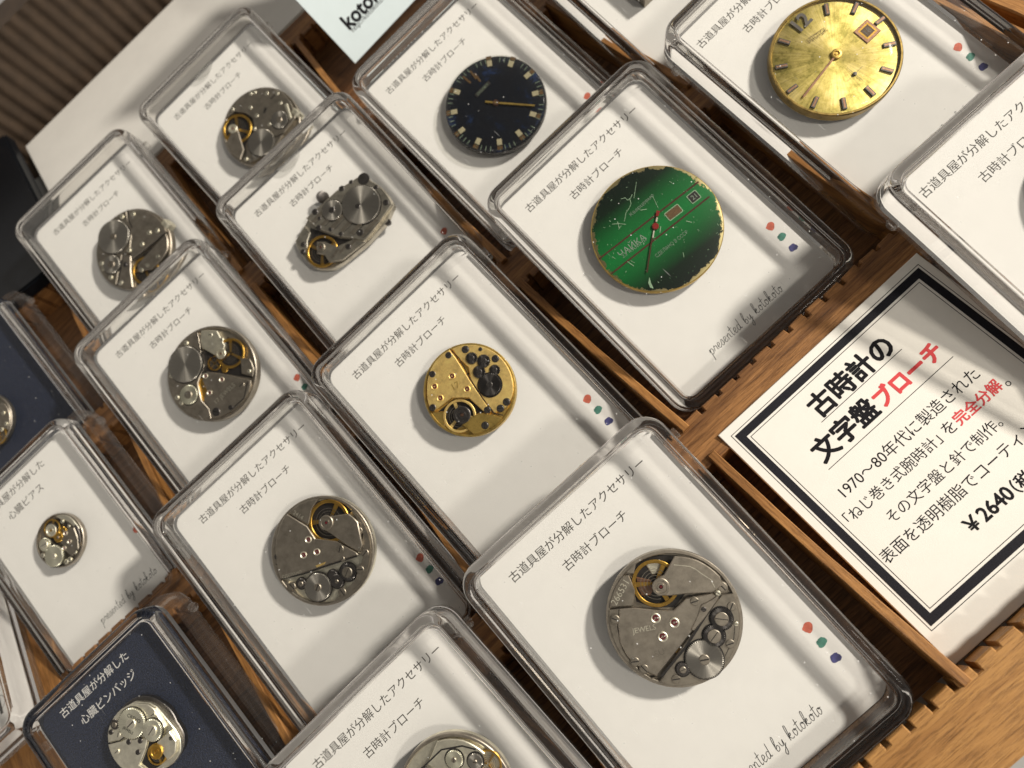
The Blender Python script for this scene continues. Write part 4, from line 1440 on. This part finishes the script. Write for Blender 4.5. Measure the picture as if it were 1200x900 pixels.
for l in (((355, 145), (340, 250)), ((258, 252), (285, 245), (300, 262), (318, 250), (330, 225)), ((312, 250), (322, 285), (310, 315), (290, 345), (280, 400)), ((205, 415), (245, 412), (290, 420)), ((238, 400), (250, 448)), ((245, 450), (262, 425)), ((150, 435), (160, 437)), ((300, 660), (340, 690)), ((320, 655), (345, 670)), ((205, 625), (225, 640)), ((660, 410), (695, 420)), ((560, 150), (575, 160)), ((505, 440), (500, 480)), ((640, 610), (645, 640)), ((380, 330), (420, 325)), ((455, 240), (490, 320))):
    sc_.ribbon([b.p(*q) for q in l], rr.uniform(.07, .17), zt + .02)
for k in range(46):
    a, r_ = rr.uniform(0, 2 * pi), b.R * math.sqrt(rr.uniform(0, .85))
    x, y, t_ = r_ * cos(a), r_ * sin(a), rr.uniform(0, pi)
    l_ = rr.uniform(.1, .5)
    sc_.ribbon([(x, y), (x + l_ * cos(t_), y + l_ * sin(t_))], rr.uniform(.05, .11), zt + .02)
sc_.build('scratch_marks', M['scratch'], b.root, smooth=0)
MB().flat([b.p(*q) for q in ((435, 762), (445, 800), (460, 835), (440, 830), (428, 800))], zt + .03).build('paint_chip', M['scratch'], b.root, smooth=0)

# blue black dial
b = Brooch('dial_brooch', 'db', (-.2, .1), 13.8, (456, 452, 376), 'blue black dial with square cream markers and one tan hand', group='watch dial brooches')
dial_base(b, 'navy', 'black_shade', .3)
zt = 3.46


def marker(b, x, y, l, wd, z0, z1, mat, name='hour_marker', shift=0.0):
    px, py = b.p(x, y)
    a = math.atan2(py, px)
    o = MB().box(-l / 2, l / 2, -wd / 2, wd / 2, z0, z1).build(name, M[mat], b.root, loc=(px + shift * cos(a), py + shift * sin(a), 0), rot=a, bevel=.06)
    return o


for x, y in ((405, 135), (565, 150), (690, 248), (750, 390), (735, 548), (635, 685), (493, 745), (335, 730), (210, 640), (148, 495), (165, 340)):
    o = marker(b, x, y, 1.75, 1.35, 3.2, 3.52, 'lume')
    px, py = b.p(x, y)
    a = math.atan2(py, px)
    MB().box(1.1, 2.1, -.7, .7, 3.2, 3.42).build('marker_tail', M['brown'], o)
for x, y in ((238, 250), (285, 215), (318, 238)):
    marker(b, x, y, 3.0, .55, 3.2, 3.5, 'brown', 'twelve_marker')
mt = MB()
for k in range(60):
    if k % 5 == 3:
        continue
    a = 2 * pi * k / 60
    mt.ribbon([(b.R * .86 * cos(a), b.R * .86 * sin(a)), (b.R * .955 * cos(a), b.R * .955 * sin(a))], .16, 3.42)
mt.build('minute_track', M['greylet'], b.root, smooth=0)
px, py = b.p(360, 332)
o = MB().box(-2.6, 2.6, -.55, .55, -.03, .03).build('name_plate', M['dark'], b.root, loc=(px, py, 3.5), rot=radians(2))
t = MB()
write(t, 'ПОЛЁТ', -2.0, 2.0, 0, .05, 0, 0, size=.9)
t.build('lettering', M['greylet'], o, smooth=0)
MB().prism([b.p(*q) for q in ((385, 428), (382, 442), (455, 455), (745, 494), (750, 482), (480, 444))], 3.75, 3.95).build('minute_hand', M['brass2'], b.root, bevel=.05)
px, py = b.p(462, 447)
MB().lathe([(0, 3.3), (.75, 3.3), (.75, 4.0), (.3, 4.0), (.3, 3.9), (0, 3.9)], 24).build('hand_hub', M['copper'], b.root, loc=(px, py, 0))
R_ = b.R
MB().lathe([(R_ + .04, 2.2), (R_ + .06, 3.5), (R_ * .985, 3.95), (R_ * .93, 4.3), (R_ * .7, 4.62), (R_ * .35, 4.8), (0, 4.86)], 72).build('resin_dome', M['resin'], b.root, smooth=60)

# golden dial
b = Brooch('dial_brooch', 'gd', (-1.8, 2.1), 14.1, (545, 385, 448), 'speckled golden sunray dial with bar markers and a square date window', group='watch dial brooches')
dial_base(b, 'sun', 'brass2', .5)
R_ = b.R
MB().lathe([(R_ + .05, 2.0), (R_ + .05, 3.7), (R_ - .15, 3.95), (R_ * .965, 3.95), (R_ * .955, 3.8), (R_ * .955, 2.6)], 72, closed=True).build('case_ring', M['rimbrass'], b.root)
zt = 3.5
for x, y in ((500, 28), (690, 35), (855, 140), (908, 325), (885, 512), (770, 660), (595, 740), (402, 720), (252, 610), (182, 437), (205, 250)):
    o = marker(b, x, y, 2.7, .95, 3.2, 3.75, 'dark')
    MB().box(-1.1, 1.1, -.2, .2, 3.74, 3.79).build('marker_inlay', M['copper'], o)
px, py = b.p(325, 107)
t = MB()
write(t, '12', -1.9, 1.9, 0, 0, 0, .03)
vs = [(x, y, 0) for x, y, z in t.v]
tw = t.build('twelve_numeral', M['dark'], b.root, loc=(px, py, 3.72), rot=radians(2), smooth=0)
px, py = b.p(765, 215)
o = MB().prism([(2.05, 2.05), (-2.05, 2.05), (-2.05, -2.05), (2.05, -2.05)], -.15, .05).build('date_window', M['copper'], b.root, loc=(px, py, 3.6), bevel=.1)
MB().prism([(1.45, 1.45), (-1.45, 1.45), (-1.45, -1.45), (1.45, -1.45)], .03, .08).build('window_frame', M['gold'], o)
MB().prism([(1.1, 1.1), (-1.1, 1.1), (-1.1, -1.1), (1.1, -1.1)], .05, .1).build('window_opening', M['brown'], o)
t = MB()
write(t, '18', -.7, .7, 0, .13)
t.build('lettering', M['dark'], o, smooth=0)
MB().prism([b.p(*q) for q in ((548, 395), (540, 385), (325, 665), (318, 685), (335, 675))], 3.75, 3.9).build('minute_hand', M['copper'], b.root)
px, py = b.p(553, 373)
MB().lathe([(0, 3.3), (1.15, 3.3), (1.15, 3.95), (1.0, 4.05), (.65, 4.05), (.6, 3.8), (.35, 3.8), (.3, 4.0), (0, 4.0)], 28).build('hand_hub', M['brass2'], b.root, loc=(px, py, 0))
px, py = b.p(672, 527)
s_ = MB()
for a in (0, pi / 2):
    s_.ribbon([(2.3 * cos(a + .02), 2.3 * sin(a + .02)), (-2.3 * cos(a + .02), -2.3 * sin(a + .02))], .08, 0)
s_.lathe([(.45, 0), (.4, .2), (0, .22)], 16)
s_.build('small_seconds', M['dark'], b.root, loc=(px, py, 3.62), smooth=0)
b.word('ВОСТОК', 365, 262, 495, 178, 3.62, 'brown', 1.5, -.01)
MB().ribbon([b.p(*q) for q in ((370, 235), (480, 165), (492, 185), (382, 255))], .06, 3.62, 0, True).build('name_frame', M['brown'], b.root, smooth=0)
MB().lathe([(R_ * .955, 3.85), (R_ * .9, 4.25), (R_ * .7, 4.6), (R_ * .35, 4.78), (0, 4.84)], 72).build('resin_dome', M['resin'], b.root, smooth=60)

# grey dial at the right edge (cut off) and one behind the golden dial
b = Brooch('dial_brooch', 'rt', (6.5, 4.6), 13.2, (100, 100, 100), 'grey dial cut off by the right edge of the picture', group='watch dial brooches')
dial_base(b, 'steel2', 'steel', .4)
b = Brooch('dial_brooch', 'far', (1.0, 2.0), 13.0, (100, 100, 100), 'square dial brooch hidden past the top edge', group='watch dial brooches')
MB().prism([(-11, -10), (11, -10), (11, 10), (-11, 10)], 0, 4.6).build('dial_face', M['steel2'], b.root, bevel=.3)

# ------------------------------------------------------------------ framed price card
SC = (45.5, 7, 5.0)
sg = MB().box(-27.2, 27.25, -28.6, 28.4, -1.3, 0).build('price_card', M['sign'], bevel=.12)
sg.matrix_world = frame(SC, 0, radians(8.2))
tag(sg, 'cream price card in a navy double line frame, black and red Japanese writing', 'price card')
z = .03


def frame_lines(mb, x0, x1, y0, y1, wd):
    for a in ((x0, x1, y1 - wd, y1), (x0, x1, y0, y0 + wd), (x0, x0 + wd, y0 + wd, y1 - wd), (x1 - wd, x1, y0 + wd, y1 - wd)):
        mb.flat([(a[0], a[2]), (a[1], a[2]), (a[1], a[3]), (a[0], a[3])], z)


fm = MB()
frame_lines(fm, -24.95, 25.05, -21.75, 26.05, 1.65)
fm.build('printed_frame', M['frame_ink'], sg, smooth=0)
fm = MB()
frame_lines(fm, -25.5, 25.6, -22.4, 26.6, .13)
frame_lines(fm, -22.8, 22.9, -19.6, 23.9, .13)
fm.build('fine_line', M['black_ink'], sg, smooth=0)
BO = .17


def line(name, mat, txt, x0, x1, y, bold=0.0):
    q = MB()
    write(q, txt, x0, x1, y, z, bold=bold)
    q.build(name, M[mat], sg, smooth=0)


def rule(x0, x1, y):
    MB().flat([(x0, y + .065), (x1, y + .065), (x1, y - .065), (x0, y - .065)], z).build('ruled_line', M['black_ink'], sg, smooth=0)


line('lettering', 'black_ink', '古時計の', -10.4, 9.7, 19.5, BO)
rule(-11, 10.3, 16.7)
line('lettering', 'black_ink', '文字盤', -16.5, -1.6, 12.8, BO)
line('red_lettering', 'red_ink', 'ブローチ', -.7, 15.0, 12.6, BO)
rule(-16.9, 15.5, 9.33)
line('lettering', 'black_ink', '1970〜80年代に製造された', -18.6, 16.0, 4.7)
line('lettering', 'black_ink', '「ねじ巻き式腕時計」', -21.6, 1.9, .55)
line('lettering', 'black_ink', 'を', 3.3, 5.6, .55)
line('red_lettering', 'red_ink', '完全分解', 6.2, 17.0, .55, .06)
line('lettering', 'black_ink', '。', 17.5, 18.5, -.7)
line('lettering', 'black_ink', 'その文字盤と針で制作。', -16.0, 11.6, -4.2)
line('lettering', 'black_ink', '表面を透明樹脂でコーティング。', -22.3, 19.0, -8.6)
line('price_lettering', 'black_ink', '￥2640', -7.4, 2.9, -14.0, .09)
line('lettering', 'black_ink', '（税込）', 3.6, 11.5, -14.2, .05)

# ------------------------------------------------------------------ shop card at the back
kc = MB().box(-1.0, 55, 0, 64, -.5, 0).build('shop_card', M['shop'], bevel=.05)
kc.matrix_world = frame((26, 200.5, 8.6), 0, radians(50), radians(2.3))
tag(kc, 'pale blue shop card with bold black name, leaning behind the blue black dial case', 'card')
t = MB()
write(t, 'kotokoto', 5.0, 28.0, 9.7, z, 0, bold=.2)
t.build('lettering', M['black_ink'], kc, smooth=0)
t = MB()
write(t, 'http://kotokoto.kokage.cc', 5.2, 28.0, 6.9, z)
t.build('lettering', M['black_ink'], kc, smooth=0)

# ------------------------------------------------------------------ case lying at the far left
lc = empty('acrylic_case', Matrix.Translation((-175.8 * S, 127 * S, 9.4 * S)) @ Matrix.Rotation(radians(-1), 4, 'Z'))
tag(lc, 'clear case cut off by the left edge, lying on the wooden side board', 'display case', 'smaller clear cases on the left')
build_lid(lc, 50, 60, 9, 2.1)
m = MB()
shell(m, 50, 60, 6.0, BASE(1.7), True, True)
m.build('base', [M['sheet'], M['rim']], lc)
cd = MB().prism(rrect(43, 53, 1.0), 0, .3).build('printed_card', M['card'])
cd.matrix_world = lc.matrix_world @ Matrix.Translation((0, 0, 1.75 * S))
tag(cd, 'white card with small ringed marks at the far left edge', 'card', 'cards in the smaller cases')
for k, s_ in enumerate('1L1'):
    x, y = 12.6, -16 + k * 5.2
    t = MB()
    t.ribbon([(x + 1.9 * cos(a), y + 1.9 * sin(a)) for a in [2 * pi * i / 28 for i in range(28)]], .13, .33, 0, True)
    write(t, s_, x - .45, x + .45, y, .33)
    t.build('ringed_mark', M['ink'], cd, smooth=0)

# the light of the spots is bent by the moulded lids on its way to these surfaces
for o in scene.objects:
    if o.type == 'MESH' and not any(m and ('acrylic' in m.name or 'resin' in m.name or 'plastic' in m.name) for m in o.data.materials):
        o.cycles.is_caustics_receiver = True
